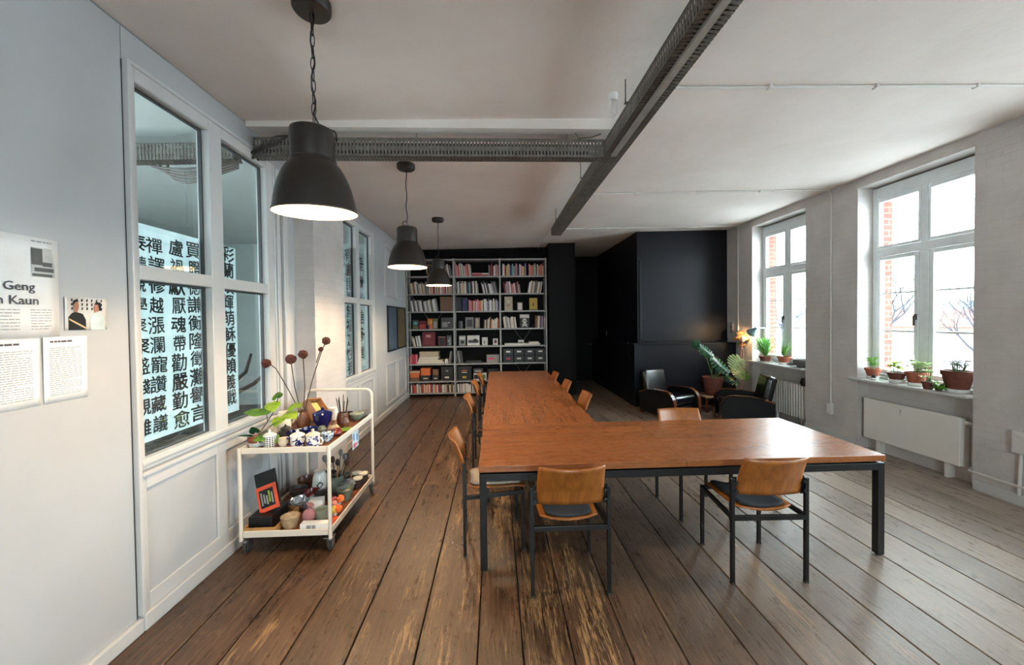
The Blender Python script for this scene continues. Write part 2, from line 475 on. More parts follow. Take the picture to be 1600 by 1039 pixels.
def sempty(name, label, cat):
    o = bpy.data.objects.new(name, None); COL.objects.link(o)
    return struct(o, label, cat)
def crv(pts, n=6):
    P = [Vector(p) for p in pts]; P = [P[0]*2-P[1]]+P+[P[-1]*2-P[-2]]; out = []
    for i in range(1, len(P)-2):
        for k in range(n):
            t = k/n; a, b, c, d = P[i-1], P[i], P[i+1], P[i+2]
            out.append(0.5*((2*b)+(c-a)*t+(2*a-5*b+4*c-d)*t*t+(3*b-a-3*c+d)*t**3))
    return out+[P[-2]]
def copy_tree(o, parent=None):
    c = o.copy(); COL.objects.link(c)
    if parent is not None: c.parent = parent
    for ch in list(o.children): copy_tree(ch, c)
    return c
def box(name, mat, dims, parent=None, bevel=0.0):
    return MB().box(*dims).build(name, mat, parent, bevel=bevel)
def fmesh(text, size, offset=0.0, align='LEFT', res=2):
    """outline mesh of a text, in the XY plane"""
    c = bpy.data.curves.new('glyph', 'FONT'); c.body = text; c.size = size; c.offset = offset; c.align_x = align; c.resolution_u = res
    o = bpy.data.objects.new('glyph', c); COL.objects.link(o)
    dg = bpy.context.evaluated_depsgraph_get(); dg.update()
    me = bpy.data.meshes.new_from_object(o.evaluated_get(dg))
    bpy.data.objects.remove(o); bpy.data.curves.remove(c)
    return me
def add_text(mb, text, size, mat, offset=0.0, align='LEFT', mi=0):
    me = fmesh(text, size, offset, align)
    k = len(mb.b.verts); nf = len(mb.b.faces)
    mb.b.from_mesh(me)
    mb.b.verts.ensure_lookup_table(); mb.b.faces.ensure_lookup_table()
    bmesh.ops.transform(mb.b, matrix=mat, verts=mb.b.verts[k:])
    for f in mb.b.faces[nf:]: f.material_index = mi
    bpy.data.meshes.remove(me)
def axes(origin, u, v):
    """matrix sending text x to u, text y to v"""
    u, v = Vector(u), Vector(v)
    m = Matrix((u, v, u.cross(v))).transposed().to_4x4(); m.translation = origin
    return m
def ceil_z(x): return 3.50 + (x+2.1)*0.0165

# ------------------------------------------------------------------ the setting
def boards(name, mat, x0, x1, y0, y1, joint, seed, wmin=0.27, wmax=0.36, preset=None):
    rnd = random.Random(seed)
    b = bmesh.new(); lay = b.verts.layers.float.new('tone')
    xs = list(preset or [])
    if not xs: xs = [x0]
    while xs[-1] < x1: xs.append(xs[-1]+rnd.uniform(wmin, wmax))
    for a, c in zip(xs, xs[1:]):
        ys = [y0]+[j+rnd.uniform(-0.004, 0.004) for j in joint]+[y1]
        for p, q in zip(ys, ys[1:]):
            g = 0.0035
            r = bmesh.ops.create_cube(b, size=1, matrix=Matrix.Translation(((a+c)/2, (p+q)/2, -0.0125)) @ Matrix.Diagonal((c-a-2*g, q-p-g, 0.025, 1)))
            t = rnd.random()
            for v in r['verts']: v[lay] = t
    r = bmesh.ops.create_cube(b, size=1, matrix=Matrix.Translation(((xs[0]+xs[-1])/2, (y0+y1)/2, -0.06)) @ Matrix.Diagonal((xs[-1]-xs[0], y1-y0, 0.06, 1)))
    for v in r['verts']:
        v[lay] = 0.0
        for f in v.link_faces: f.material_index = 1
    me = bpy.data.meshes.new(name); b.to_mesh(me); b.free()
    me.materials.append(mat); me.materials.append(plain('dark_gap', (26, 19, 15), 0.9))
    o = bpy.data.objects.new(name, me); COL.objects.link(o)
    md = o.modifiers.new('worn_edges', 'BEVEL'); md.width = 0.004; md.segments = 1
    return struct(o)
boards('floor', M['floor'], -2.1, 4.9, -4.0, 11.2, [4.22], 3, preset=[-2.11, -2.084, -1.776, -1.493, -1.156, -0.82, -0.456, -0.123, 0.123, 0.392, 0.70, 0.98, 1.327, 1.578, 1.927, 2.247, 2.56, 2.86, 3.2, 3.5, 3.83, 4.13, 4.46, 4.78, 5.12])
boards('floor_side', M['floor2'], -6.6, -2.13, -0.5, 9.5, [3.1, 6.0], 5, 0.14, 0.17)

def slab(name, x0, x1, y0, y1, mat, zf=ceil_z, t=0.2):
    mb = MB(); v = [mb.b.verts.new((x, y, zf(x)+dz)) for dz in (0, t) for x, y in ((x0, y0), (x1, y0), (x1, y1), (x0, y1))]
    for q in ((0, 1, 2, 3), (4, 5, 6, 7), (0, 1, 5, 4), (1, 2, 6, 5), (2, 3, 7, 6), (3, 0, 4, 7)): mb.b.faces.new([v[i] for i in q])
    return struct(mb.build(name, mat))
slab('ceiling', -2.1, 5.45, -4.0, 11.4, M['ceiling'])
slab('ceiling_side', -6.8, -2.1, -0.6, 9.6, M['wall2'], lambda x: 3.5)
beam = MB().box(-2.09, 1.06, 3.36, 3.60, 3.455, 3.56).build('ceiling_beam', M['ceiling']); struct(beam)

# left wall: plain plaster, timber partition with glass, brick column
H = 3.49
mb = MB()
XW0, XW1 = -2.2, -2.1
mb.box(XW0, XW1, -4.0, 2.285, 0, H)                  # plain board wall
for y0, y1 in ((2.289, 3.72), (5.2, 6.68)):
    mb.box(XW0, XW1, y0, y1, 3.25, H)
    mb.box(XW0, XW1, y0, y1, 0, 0.94)
mb.box(XW0, XW1, 3.72, 5.2, 0, H)
mb.box(XW0, XW1, 6.68, 9.5, 0, H)
wl = struct(mb.build('wall_left', M['wall']))
struct(box('wall_seam', M['gasket'], (-2.101, -2.0985, 2.283, 2.289, 0.02, 3.3), wl))

def part_window(name, label, ys, yo0, yo1):
    """2 x 2 glazed timber partition window; ys = (pane1 y0,y1,pane2 y0,y1)"""
    root = sempty(name, label, 'window')
    a, b, c, d = ys
    f = MB(); x0, x1 = -2.17, -2.078
    f.box(x0, x1, yo0, a, 0.94, 3.29); f.box(x0, x1, b, c, 0.94, 3.29); f.box(x0, x1, d, yo1, 0.94, 3.29)
    for p, q in ((a, b), (c, d)):
        f.box(x0, x1, p, q, 3.205, 3.29); f.box(x0, x1, p, q, 2.06, 2.145); f.box(x0, x1, p, q, 0.94, 1.0)
    f.build('frame', M['woodwork'], root, bevel=0.004)
    f = MB()                                            # raised moulding round the frame and sill rail
    for y0, y1, z0, z1 in ((yo0, yo1, 3.285, 3.31), (yo0-0.012, yo0+0.012, 0.1, 3.31), (yo1-0.012, yo1+0.012, 0.1, 3.31), (yo0+.012, yo1-.012, 0.965, 0.992), (yo0+.012, yo1-.012, 0.9, 0.925)):
        f.box(-2.1, -2.066, y0, y1, z0, z1)
    f.build('moulding', M['woodwork'], root, bevel=0.005)
    for z0, z1 in ((2.145, 3.205), (1.0, 2.06)):
        for p, q in ((a, b), (c, d)):
            g = MB().box(-2.142, -2.138, p, q, z0, z1).build('pane', M['glass'], root)
            k = MB(); t = 0.012
            k.box(-2.15, -2.128, p, p+t*0.5, z0, z1).box(-2.15, -2.128, q-t, q, z0, z1).box(-2.15, -2.128, p+t*.5, q-t, z1-t, z1).box(-2.15, -2.128, p+t*.5, q-t, z0, z0+t*0.4)
            k.build('gasket', M['gasket'], g)
    # panelled base
    w = MB()
    for y0, y1 in ((yo0+.012, a+.01), (b+0.01, c-0.02), (d-.02, yo1-.012)): w.box(-2.1, -2.082, y0, y1, 0.1, 0.9)
    w.box(-2.1, -2.083, a+.01, d-.02, 0.82, 0.9); w.box(-2.1, -2.083, a+.01, d-.02, 0.1, 0.2)
    w.build('panel_moulding', M['woodwork'], root, bevel=0.006)
part_window('window_1', 'white two by two glazed partition window above the trolley', (2.342, 2.915, 3.045, 3.612), 2.30, 3.72)
part_window('window_2', 'white glazed partition window beyond the brick column', (5.29, 5.855, 5.995, 6.56), 5.2, 6.67)
mb = MB()
for y0, y1 in ((3.745, 3.80), (3.86, 3.93)): mb.box(-2.1, -2.06, y0, y1, 0.1, 3.25)
struct(mb.build('trim_1', M['woodwork'], bevel=0.006))
mb = MB()                                               # panels of the far stretch of wall
for y0, y1, z0, z1 in ((7.35, 8.1, 2.25, 3.25), (8.2, 8.95, 2.25, 3.25), (7.35, 8.1, 0.18, 0.98), (8.2, 8.95, 0.18, 0.98)):
    t = 0.035
    mb.box(-2.1, -2.075, y0, y1, z1-t, z1).box(-2.1, -2.075, y0, y1, z0, z0+t).box(-2.1, -2.075, y0, y0+t, z0+t, z1-t).box(-2.1, -2.075, y1-t, y1, z0+t, z1-t)
struct(mb.build('trim_2', M['woodwork'], bevel=0.005))
mb = MB().box(-2.1, -2.07, -4, 2.3, 0, 0.085).box(-2.1, -2.065, 2.3, 4.118, 0, 0.1).box(-2.1, -2.07, 4.93, 9.3, 0, 0.1)
struct(mb.build('baseboard_left', M['woodwork'], bevel=0.008))
col = MB()
def wob(i): return random.Random(i).uniform(-0.006, 0.006)
for i in range(45):
    z0 = i*0.077; z1 = min(z0+0.077, 3.49)
    if z0 < 3.49: col.box(-2.1, -1.9+wob(i)*0.15, 4.12+wob(i+100)*.5, 4.92+wob(i+200)*.5, z0, z1)
struct(col.build('brick_column', M['brick']))

# window wall
def window_wall():
    mb = MB(); XO = 5.16
    ys = []
    edges = [-4.0]
    for c in sorted(WIN_C):
        edges += [c-0.63, c+0.63]
    edges.append(8.05)
    for y0, y1 in zip(edges[0::2], edges[1::2]): mb.box(WX, XO, y0, y1, 0, 3.72)
    for c in WIN_C:
        mb.box(WX, XO, c-0.63, c+0.63, 3.49, 3.72)
        mb.box(5.02, XO, c-0.63, c+0.63, 0, 0.93)
    struct(mb.build('wall_right', M['brick']))
    ob = MB()
    for y0, y1 in zip(edges[0::2], edges[1::2]): ob.box(5.161, 5.33, y0-0.02, y1+0.02, -1, 3.9)
    for c in WIN_C:
        ob.box(5.161, 5.33, c-0.61, c+0.61, 3.36, 3.9); ob.box(5.161, 5.46, c-0.61, c+0.61, -1, 0.96)
    struct(ob.build('wall_outside', M['redbrick']))
window_wall()
def outer_window(i, yc, label):
    root = sempty('window_%d' % i, label, 'window')
    y0, y1 = yc-0.63, yc+0.63
    x0, x1 = 5.08, 5.155
    f = MB()
    f.box(x0, x1, y0, y0+0.06, 0.955, 3.47); f.box(x0, x1, y1-0.06, y1, 0.955, 3.47)
    f.box(x0, x1, y0+.06, y1-.06, 3.33, 3.47); f.box(x0, x1, y0+.06, y1-.06, 0.955, 1.02)
    f.box(x0-0.015, x1, y0+.06, y1-.06, 2.56, 2.66)
    f.box(x0-0.01, x1, yc-0.035, yc+0.035, 2.66, 3.33); f.box(x0-0.01, x1, yc-0.05, yc+0.05, 1.02, 2.56)
    f.build('frame', M['upvc'], root, bevel=0.006)
    for s in (-1, 1):
        a, b = sorted((yc+s*0.055, yc+s*0.565))
        a2, b2 = sorted((yc+s*0.04, yc+s*0.565))
        sh = MB(); t = 0.05
        sh.box(5.066, 5.13, a, a+t, 1.025, 2.555).box(5.066, 5.13, b-t, b, 1.025, 2.555).box(5.066, 5.13, a+t, b-t, 2.505, 2.555).box(5.066, 5.13, a+t, b-t, 1.025, 1.085)
        sa = sh.build('sash', M['upvc'], root, bevel=0.008)
        br = MB().box(5.095, 5.12, a+t, b-t, 2.062, 2.084).box(5.095, 5.12, a+t, b-t, 1.575, 1.597)
        br.build('glazing_bar', M['upvc'], sa)
        MB().box(5.1, 5.104, a+t, b-t, 1.085, 2.505).build('pane', M['glass'], sa)
        up = MB(); t = 0.03
        up.box(5.072, 5.13, a2, a2+t, 2.665, 3.325).box(5.072, 5.13, b2-t, b2, 2.665, 3.325).box(5.072, 5.13, a2+t, b2-t, 3.27, 3.325).box(5.072, 5.13, a2+t, b2-t, 2.665, 2.70)
        us = up.build('top_sash', M['upvc'], root, bevel=0.006)
        MB().box(5.1, 5.104, a2+t, b2-t, 2.70, 3.27).build('pane', M['glass'], us)
    h = MB().box(5.045, 5.066, yc+0.065, yc+0.09, 1.73, 1.80).box(5.028, 5.045, yc+0.068, yc+0.087, 1.66, 1.78)
    h.build('handle', M['gasket'], root, bevel=0.003)
    st = MB().box(4.79, 5.075, y0-0.0, y1+0.06, 0.925, 0.955)
    st.build('sill', M['woodwork'], root, bevel=0.006)
for i, yc in enumerate(WIN_C):
    outer_window(3+i, yc, ['far daylight window behind the armchairs', 'daylight window above the flat radiator and potted succulents', 'daylight window beside the camera', 'daylight window behind the camera', 'rearmost daylight window'][i])
struct(MB().box(4.845, WX, -4, 2.85-0.02, 0, 0.1).box(4.845, WX, 2.85, 3.70, 0, 0.11).box(4.845, WX, 5.0, 5.84, 0, 0.11).box(4.845, WX, 7.13, 7.58, 0, 0.11).build('baseboard_right', M['woodwork'], bevel=0.006))

# dark end of the room
struct(box('wall_back', M['black_wall2'], (-2.2, 1.24, 9.42, 9.6, 0, 3.56)))
struct(box('dark_pillar', M['black_wall2'], (1.24, 1.86, 8.92, 9.6, 0, 3.56)))
mb = MB().box(1.72, 1.86, 9.6, 11.2, 0, 3.58).box(1.86, 3.0, 11.05, 11.2, 0, 3.6)
struct(mb.build('wall_corridor', M['black_wall2']))
mb = MB().box(2.95, WX+0.3, 7.9, 8.06, 0, 3.62).box(2.95, 3.08, 8.06, 11.2, 0, 3.6)
struct(mb.build('wall_lounge', M['black_wall']))
mb = MB().box(2.77, WX, 7.6, 7.899, 0, 1.245).box(2.77, 2.949, 7.899, 11.0, 0, 1.245)
struct(mb.build('wall_dado', M['black_wall'], bevel=0.006))
mb = MB().box(2.755, WX, 7.585, 7.9, 1.246, 1.27).box(3.06, WX, 7.875, 7.899, 1.30, 1.335).box(2.99, 3.03, 7.88, 7.899, 1.30, 3.0)
struct(mb.build('trim_3', M['black_wall'], bevel=0.006))
dr = sempty('door_1', 'black door at the end of the dark corridor', 'door')
MB().box(1.98, 2.86, 11.0, 11.05, 0, 2.1).build('leaf', M['black_wall2'], dr)
MB().tube([(2.75, 11.0, 1.05), (2.75, 10.95, 1.05), (2.64, 10.95, 1.05)], 0.01).build('handle', M['steel'], dr)
tag(MB().box(2.93, 2.95, 10.1, 10.18, 1.33, 1.45).box(2.924, 2.93, 10.115, 10.165, 1.35, 1.43).build('light_switch', M['gasket'], bevel=0.003), 'grey light switch on the wall of the black corridor', 'light switch')

# wall behind the camera, and the room seen through the partition glass
mb = MB().box(-2.2, 5.2, -4.2, -4.0, 0, 1.0).box(-2.2, 5.2, -4.2, -4.0, 3.3, 3.7)
for x0, x1 in ((-2.2, -0.15), (1.35, 5.2)): mb.box(x0, x1, -4.2, -4.0, 1.0, 3.3)
struct(mb.build('wall_front', M['wall']))
for i, xc in enumerate((0.6,)):  # unseen window, added to bring fill daylight onto the ceiling
    w = sempty('window_%d' % (8+i), 'added unseen fill-light window in the wall behind the camera', 'window')
    f = MB()
    for x0, x1, z0, z1 in ((xc-.75, xc-.69, 1, 3.3), (xc+.69, xc+.75, 1, 3.3), (xc-.03, xc+.03, 1.06, 3.24), (xc-.69, xc+.69, 1, 1.06), (xc-.69, xc+.69, 3.24, 3.3)): f.box(x0, x1, -4.15, -4.08, z0, z1)
    f.build('frame', M['upvc'], w)
    MB().box(xc-.69, xc+.69, -4.12, -4.115, 1.06, 3.24).build('pane', M['glass'], w)
mb = MB().box(-6.6, -2.2, 8.6, 8.72, 0, 3.5).box(-6.6, -2.2, -0.6, -0.5, 0, 3.5)
for y0, y1, z0, z1 in ((-0.5, 0.7, 0, 3.5), (3.1, 8.6, 0, 3.5), (0.7, 3.1, 0, 1.0), (0.7, 3.1, 3.2, 3.5)): mb.box(-6.72, -6.6, y0, y1, z0, z1)
struct(mb.build('wall_side', M['wall2']))

# outdoors
g = MB().box(6.2, 900, -500, 900, -4.3, -4.0).box(-400, 6.2, -500, -6, -4.3, -4.0).build('snowy_yard', plain('pale_ground', (188, 190, 193), 0.9, 0, 0.06, 0.05)); struct(g)
hill = MB()
for (cx, cy, rx, ry, h, i) in ((330, 260, 90, 160, 11, 1), (420, 120, 100, 140, 13, 2), (300, 430, 120, 90, 12, 3)):
    hill.lathe([(1.0, -4.0/h), (0.8, 0.35), (0.5, 0.75), (0.2, 0.95), (0, 1.0)], (0, 0, 0), 36, 0, Matrix.Translation((cx, cy, 0)) @ Matrix.Diagonal((rx, ry, h, 1)))
struct(hill.build('wooded_hills', plain('hazy_wood', (66, 72, 76), 0.95, 0, 0.12, 0.08), smooth=True))
bd = thing('red_roofed_building', 'long low building with orange roof seen through the nearer window', 'building', (66, 52, -4), 0.5)
MB().box(-5, 5, -12, 12, 0, 4.0).build('wall', plain('render_wall', (90, 76, 68), 0.9), bd)
MB().prism([(-5.6, 4.0), (5.6, 4.0), (0, 6.4)], lambda u, v, d: (u, d, v), -12.4, 12.4).build('roof', plain('orange_roof', (120, 52, 34), 0.9), bd)
def bare_tree(x, y, h, seed, label):
    t = thing('bare_tree', label, 'tree', (x, y, -4.0), 0, 'bare trees outside the windows')
    rnd = random.Random(seed); tr = MB(); br = MB()
    tr.tube([(0, 0, 0), (0.1, 0.05, h*0.3), (0, 0.1, h*0.55)], [0.22, 0.17, 0.12], 7)
    def limb(p, d, L, r, lev):
        q = p+d*L
        m = p+d*L*0.5+Vector((rnd.uniform(-1, 1), rnd.uniform(-1, 1), rnd.uniform(-.3, .6)))*L*0.1
        br.tube([p, m, q], [r, r*0.8, r*0.55], 5)
        if lev < 4:
            for k in range(3 if lev < 3 else 2):
                v = (d+Vector((rnd.uniform(-1, 1), rnd.uniform(-1, 1), rnd.uniform(-.1, .8)))*0.75).normalized()
                limb(q if k < 2 else m, v, L*rnd.uniform(0.6, 0.8), r*0.55, lev+1)
    for k in range(5):
        a = k*1.3+rnd.random(); limb(Vector((0, 0.07, h*rnd.uniform(0.3, 0.55))), Vector((math.cos(a)*.7, math.sin(a)*.7, 0.9)).normalized(), h*0.24, 0.1, 0)
    tr.build('trunk', M['far_twig'], t, smooth=True); br.build('branches', M['far_twig'], t, smooth=True)
bare_tree(25, 24, 8.5, 1, 'leafless tree outside, behind the left half of the nearer window')
bare_tree(36, 27.0, 8.0, 2, 'leafless tree outside, behind the right half of the nearer window')
bare_tree(40, 52, 8.5, 4, 'leafless tree outside, seen through the far window')

# ------------------------------------------------------------------ tables
def table(label, x0, x1, y0, y1, mat, split, legs, group=None):
    t = thing('work_table', label, 'table', ((x0+x1)/2, (y0+y1)/2, 0), 0, group)
    hx, hy = (x1-x0)/2, (y1-y0)/2
    tp = MB(); g = 0.0012
    if split == 'x':
        tp.box(-hx, -g, -hy, hy, 0.715, 0.76).box(g, hx, -hy, hy, 0.715, 0.76)
    else:
        tp.box(-hx, -g, -hy, hy, 0.715, 0.76).box(g, hx, -hy, hy, 0.715, 0.76)
    tp.build('tabletop', mat, t, bevel=0.003)
    f = MB(); e = 0.004; w = 0.05
    zz = (0.648, 0.70)
    f.box(-hx+e+w, hx-e-w, -hy+e, -hy+e+w, *zz).box(-hx+e+w, hx-e-w, hy-e-w, hy-e, *zz)
    f.box(-hx+e, -hx+e+w, -hy+e+w, hy-e-w, *zz).box(hx-e-w, hx-e, -hy+e+w, hy-e-w, *zz)
    f.box(-hx+0.08, hx-0.08, -0.03, 0.03, 0.66, 0.70)
    for x in (-hx+0.1, hx-0.1):
        for y in (-hy+0.1, hy-0.1): f.box(x-0.03, x+0.03, y-0.03, y+0.03, 0.70, 0.715)
    f.build('frame', M['black'], t, bevel=0.002)
    for sx, sy in legs:
        cx, cy = sx*(hx-e-w/2), sy*(hy-e-w/2)
        lg = MB().box(cx-w/2, cx+w/2, cy-w/2, cy+w/2, 0.012, 0.70).build('leg', M['black'], t, bevel=0.002)
        MB().lathe([(0, 0), (0.018, 0), (0.018, 0.012), (0, 0.012)], (cx, cy, 0), 12).build('foot', M['rubber'], lg)
ALL4 = ((-1, -1), (1, -1), (-1, 1), (1, 1))
table('long red-brown hardwood table on black steel legs set crosswise nearest the camera', -0.137, 2.868, 2.705, 3.785, M['table_x'], 'x', ALL4)
table('middle hardwood table butted lengthwise behind the crosswise table', -0.15, 0.985, 3.79, 5.07, M['table_y'], 'y', ALL4, 'lengthwise tables')
table('farthest hardwood table, running up to the bookshelf', -0.15, 1.0, 5.075, 7.62, M['table_y'], 'y', ALL4, 'lengthwise tables')

# ------------------------------------------------------------------ chairs
def make_chair(label):
    t = thing('plywood_chair', label, 'chair', (0, 0, 0), 0, 'plywood chairs with black steel frames around the tables')
    w = 0.024
    for sx in (-1, 1):
        rear = MB().box(sx*0.25-w/2, sx*0.25+w/2, -0.23-w/2, -0.23+w/2, 0.008, 0.712).build('leg', M['black'], t, bevel=0.002)
        MB().box(sx*0.25-w/2-.001, sx*0.25+w/2+.001, -0.23-w/2-.001, -0.23+w/2+.001, 0, 0.012).build('foot_cap', M['rubber'], rear)
        fr = MB().box(sx*0.225-w/2, sx*0.225+w/2, 0.22-w/2, 0.22+w/2, 0.008, 0.475).build('leg', M['black'], t, bevel=0.002)
        MB().box(sx*0.225-w/2-.001, sx*0.225+w/2+.001, 0.22-w/2-.001, 0.22+w/2+.001, 0, 0.012).build('foot_cap', M['rubber'], fr)
        br = MB().box(sx*0.25-0.014-sx*0.02, sx*0.25+0.014-sx*0.02, -0.222, -0.214, 0.60, 0.72)
        br.lathe([(0, 0), (0.012, 0), (0.012, 0.006), (0, 0.008)], (0, 0, 0), 10, 0, Matrix.Translation((sx*0.23, -0.243, 0.63)) @ Matrix.Rotation(PI/2, 4, 'X'))
        br.lathe([(0, 0), (0.012, 0), (0.012, 0.006), (0, 0.008)], (0, 0, 0), 10, 0, Matrix.Translation((sx*0.23, -0.243, 0.69)) @ Matrix.Rotation(PI/2, 4, 'X'))
        br.build('bracket', M['black'], t)
    f = MB()
    f.box(-0.238, 0.238, -0.242, -0.218, 0.43, 0.462)
    f.box(-0.213, 0.213, 0.208, 0.232, 0.443, 0.472)
    for sx in (-1, 1): f.bar((sx*0.25, -0.218, 0.45), (sx*0.225, 0.208, 0.458), 0.022, 0.03)
    f.build('seat_frame', M['black'], t, bevel=0.002)
    def seat(off, hw0, hw1, y0, y1, th):
        def fn(u, v):
            y = y0+(y1-y0)*v; hw = hw0+(hw1-hw0)*v
            k = min(1.0, 4*min(v, 1-v)+0.72); x = (u*2-1)*hw*k
            z = 0.476 + off + 0.02*(abs(u*2-1)**2) + 0.012*((v-0.35)/0.65)**2 - (0.035*max(0, v-0.9)/0.1 if off == 0 else 0.02*max(0, v-0.9)/0.1)
            return (x, y, z)
        return MB().grid(fn, 10, 14)
    s = seat(0, 0.19, 0.215, -0.20, 0.25, 0)
    s.build('seat', M['ply'], t, smooth=True, solid=0.012)
    seat(0.014, 0.15, 0.175, -0.18, 0.22, 0).build('seat_pad', M['pad'], t, smooth=True, solid=0.016)
    def back(u, v):
        x = (u*2-1)*(0.222-0.012*v)
        kv = 0.0
        e = abs(u*2-1)
        z = 0.603+0.27*v
        # soft corners
        z += (0.012*(1-e**2) if v < 0.5 else -0.006*(1-e**2))
        y = -0.212 - 0.055*(1-e**2) - 0.085*v**1.6
        return (x, y, z)
    bo = MB().grid(back, 16, 10)
    b = bo.b; b.verts.ensure_lookup_table()
    o = bo.build('backrest', M['ply'], t, smooth=True, solid=0.011)
    return t
CH = [  # x, y, heading, label
    (0.465, 2.675, 0.0, 'plywood chair with its back to the camera at the left of the crosswise table'),
    (1.825, 2.715, -0.03, 'plywood chair with its back to the camera, right of the other near one'),
    (-0.045, 3.165, -PI/2+0.07, 'plywood chair with lamplight-tinted pad pushed in at the left end of the crosswise table'),
    (1.83, 3.505, PI, 'plywood chair facing the camera from behind the crosswise table'),
    (-0.055, 4.70, -PI/2, 'left-row plywood chair at the middle table, first behind the table-end chair'),
    (-0.03, 5.77, -PI/2, 'middle of the three left-row plywood chairs along the lengthwise tables'),
    (0.015, 6.58, -PI/2, 'left-row plywood chair nearest the bookshelf'),
    (0.815, 4.71, PI/2, 'right-row plywood chair nearest the camera along the lengthwise tables'),
    (0.755, 5.67, PI/2, 'middle plywood chair of the right row along the lengthwise tables'),
    (0.715, 6.57, PI/2, 'right-row plywood chair farthest back, near the dark pillar'),
]
c0 = make_chair(CH[0][3])
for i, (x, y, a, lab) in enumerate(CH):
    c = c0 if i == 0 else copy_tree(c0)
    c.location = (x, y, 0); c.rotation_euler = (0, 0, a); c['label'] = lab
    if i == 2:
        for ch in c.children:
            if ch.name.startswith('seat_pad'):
                ch.data = ch.data.copy(); ch.data.materials[0] = plain('lamplight_tinted_fabric', (170, 160, 146), 0.7, 0, 0.06, 60)  # pad coloured pale to stand for lamplight falling on it

# ------------------------------------------------------------------ pendant lamps
def pendant(x, y, label, tilt=0, chain=True):
    zc = ceil_z(x)
    t = thing('pendant_lamp', label, 'pendant lamp', (x, y, 2.385), 0, 'dark industrial pendant lamps')
    c = MB().lathe([(0, 0), (0.092, 0), (0.098, -0.006), (0.098, -0.048), (0.088, -0.06), (0, -0.063)], (0, 0, zc-2.385), 32)
    c.build('canopy', M['shade'], t, smooth=True)
    RR = 0.2095
    prof = [(1, 0.0), (1.006, 0.004), (1.0, 0.012), (.978, 0.025), (.945, 0.07), (.89, 0.12), (.82, 0.165), (.738, 0.205), (.655, 0.235), (.58, 0.255), (.558, 0.262), (.552, 0.276), (.526, 0.281), (.523, 0.415), (.50, 0.432), (.44, 0.440), (.1, 0.444), (0, 0.444)]
    inner = [(1, 0.0), (.955, 0.025), (.922, 0.07), (.868, 0.12), (.80, 0.163), (.715, 0.203), (.63, 0.232), (.5, 0.25), (0, 0.255)]
    prof = [(r*RR, z) for r, z in prof]; inner = [(r*RR, z) for r, z in inner]
    sh = MB().lathe(prof, n=48).build('lamp_shade', M['shade'], t, smooth=True)
    MB().lathe(inner, n=48).build('reflector', M['shade_in'], sh, smooth=True)
    bl = MB().ball((0, 0, 0.16), 0.055, 10).lathe([(0.02, 0.2), (0.02, 0.254)], n=12)
    bulb = bl.build('bulb', emit_bulb, sh, smooth=True)
    sh.rotation_euler = (tilt, 0, 0)
    L = zc-2.385-0.06
    if chain:
        ch = MB(); z0 = 0.468; k = 0; pitch = 0.056
        n = int((L-z0)/pitch)
        pitch = (L-z0)/n
        for i in range(n):
            zc2 = z0+pitch*(i+0.5); pts = []
            for j in range(14):
                a = 2*PI*j/14
                u, v = 0.0115*math.cos(a), (0.036)*math.sin(a)
                v = max(-0.034, min(0.034, v))
                pts.append((u, 0, zc2+v) if i % 2 else (0, u, zc2+v))
            ch.tube(pts, 0.0028, 5, closed=True)
        ch.tube([(0, 0, 0.444), (0.012, 0, 0.455), (0, 0, 0.474), (-0.012, 0, 0.455), (0, 0, 0.444)], 0.003, 5)
        ch.build('chain', M['black'], t, smooth=True)
        pts = [(0.0, 0.01, L)]
        for i in range(1, 15):
            z = L-(L-0.49)*i/15; pts.append((0.009*math.sin(i*1.1), 0.012*math.cos(i*1.1), z))
        pts += [(0.02, 0, 0.485), (0.045, 0, 0.462), (0.08, 0.0, 0.450), (0.106, 0, 0.440), (0.115, 0, 0.425), (0.117, 0, 0.385)]
        MB().tube(pts, 0.0045, 6).build('cord', M['black'], t, smooth=True)
    else:
        pts = [(0, 0, L)]
        for i in range(1, 12): pts.append((0.006*math.sin(i*1.3), 0.006*math.cos(i*1.7), L-(L-0.51)*i/12))
        pts += [(0.0, 0, 0.50), (-0.03, 0, 0.505), (-0.05, 0, 0.485), (-0.035, 0, 0.46), (0, 0, 0.45)]
        MB().tube(pts, 0.0055, 6).tube([(0, 0, 0.443), (0.02, 0, 0.456), (0, 0, 0.50), (-0.02, 0, 0.456), (0, 0, 0.443)], 0.003, 5).build('cord', M['black'], t, smooth=True)
    L1 = lamp_light('pendant_light', 'SPOT', (0, 0, 0.115), LAMP_W, (1.0, 0.76, 0.52), 0.05, (0, 0, 0), math.radians(150))
    L1.parent = sh
emit_bulb = emit('glowing_bulb', (255, 214, 150), 60.0)
LAMP_W = 36
pendant(-0.965, 2.13, 'large dark pendant lamp hanging nearest the camera, by the glazed partition', math.radians(4))
pendant(-0.968, 4.30, 'middle one of the three dark pendant lamps', 0, False)
pendant(-0.962, 6.57, 'smallest-looking dark pendant lamp, hanging in front of the bookshelf', 0, False)

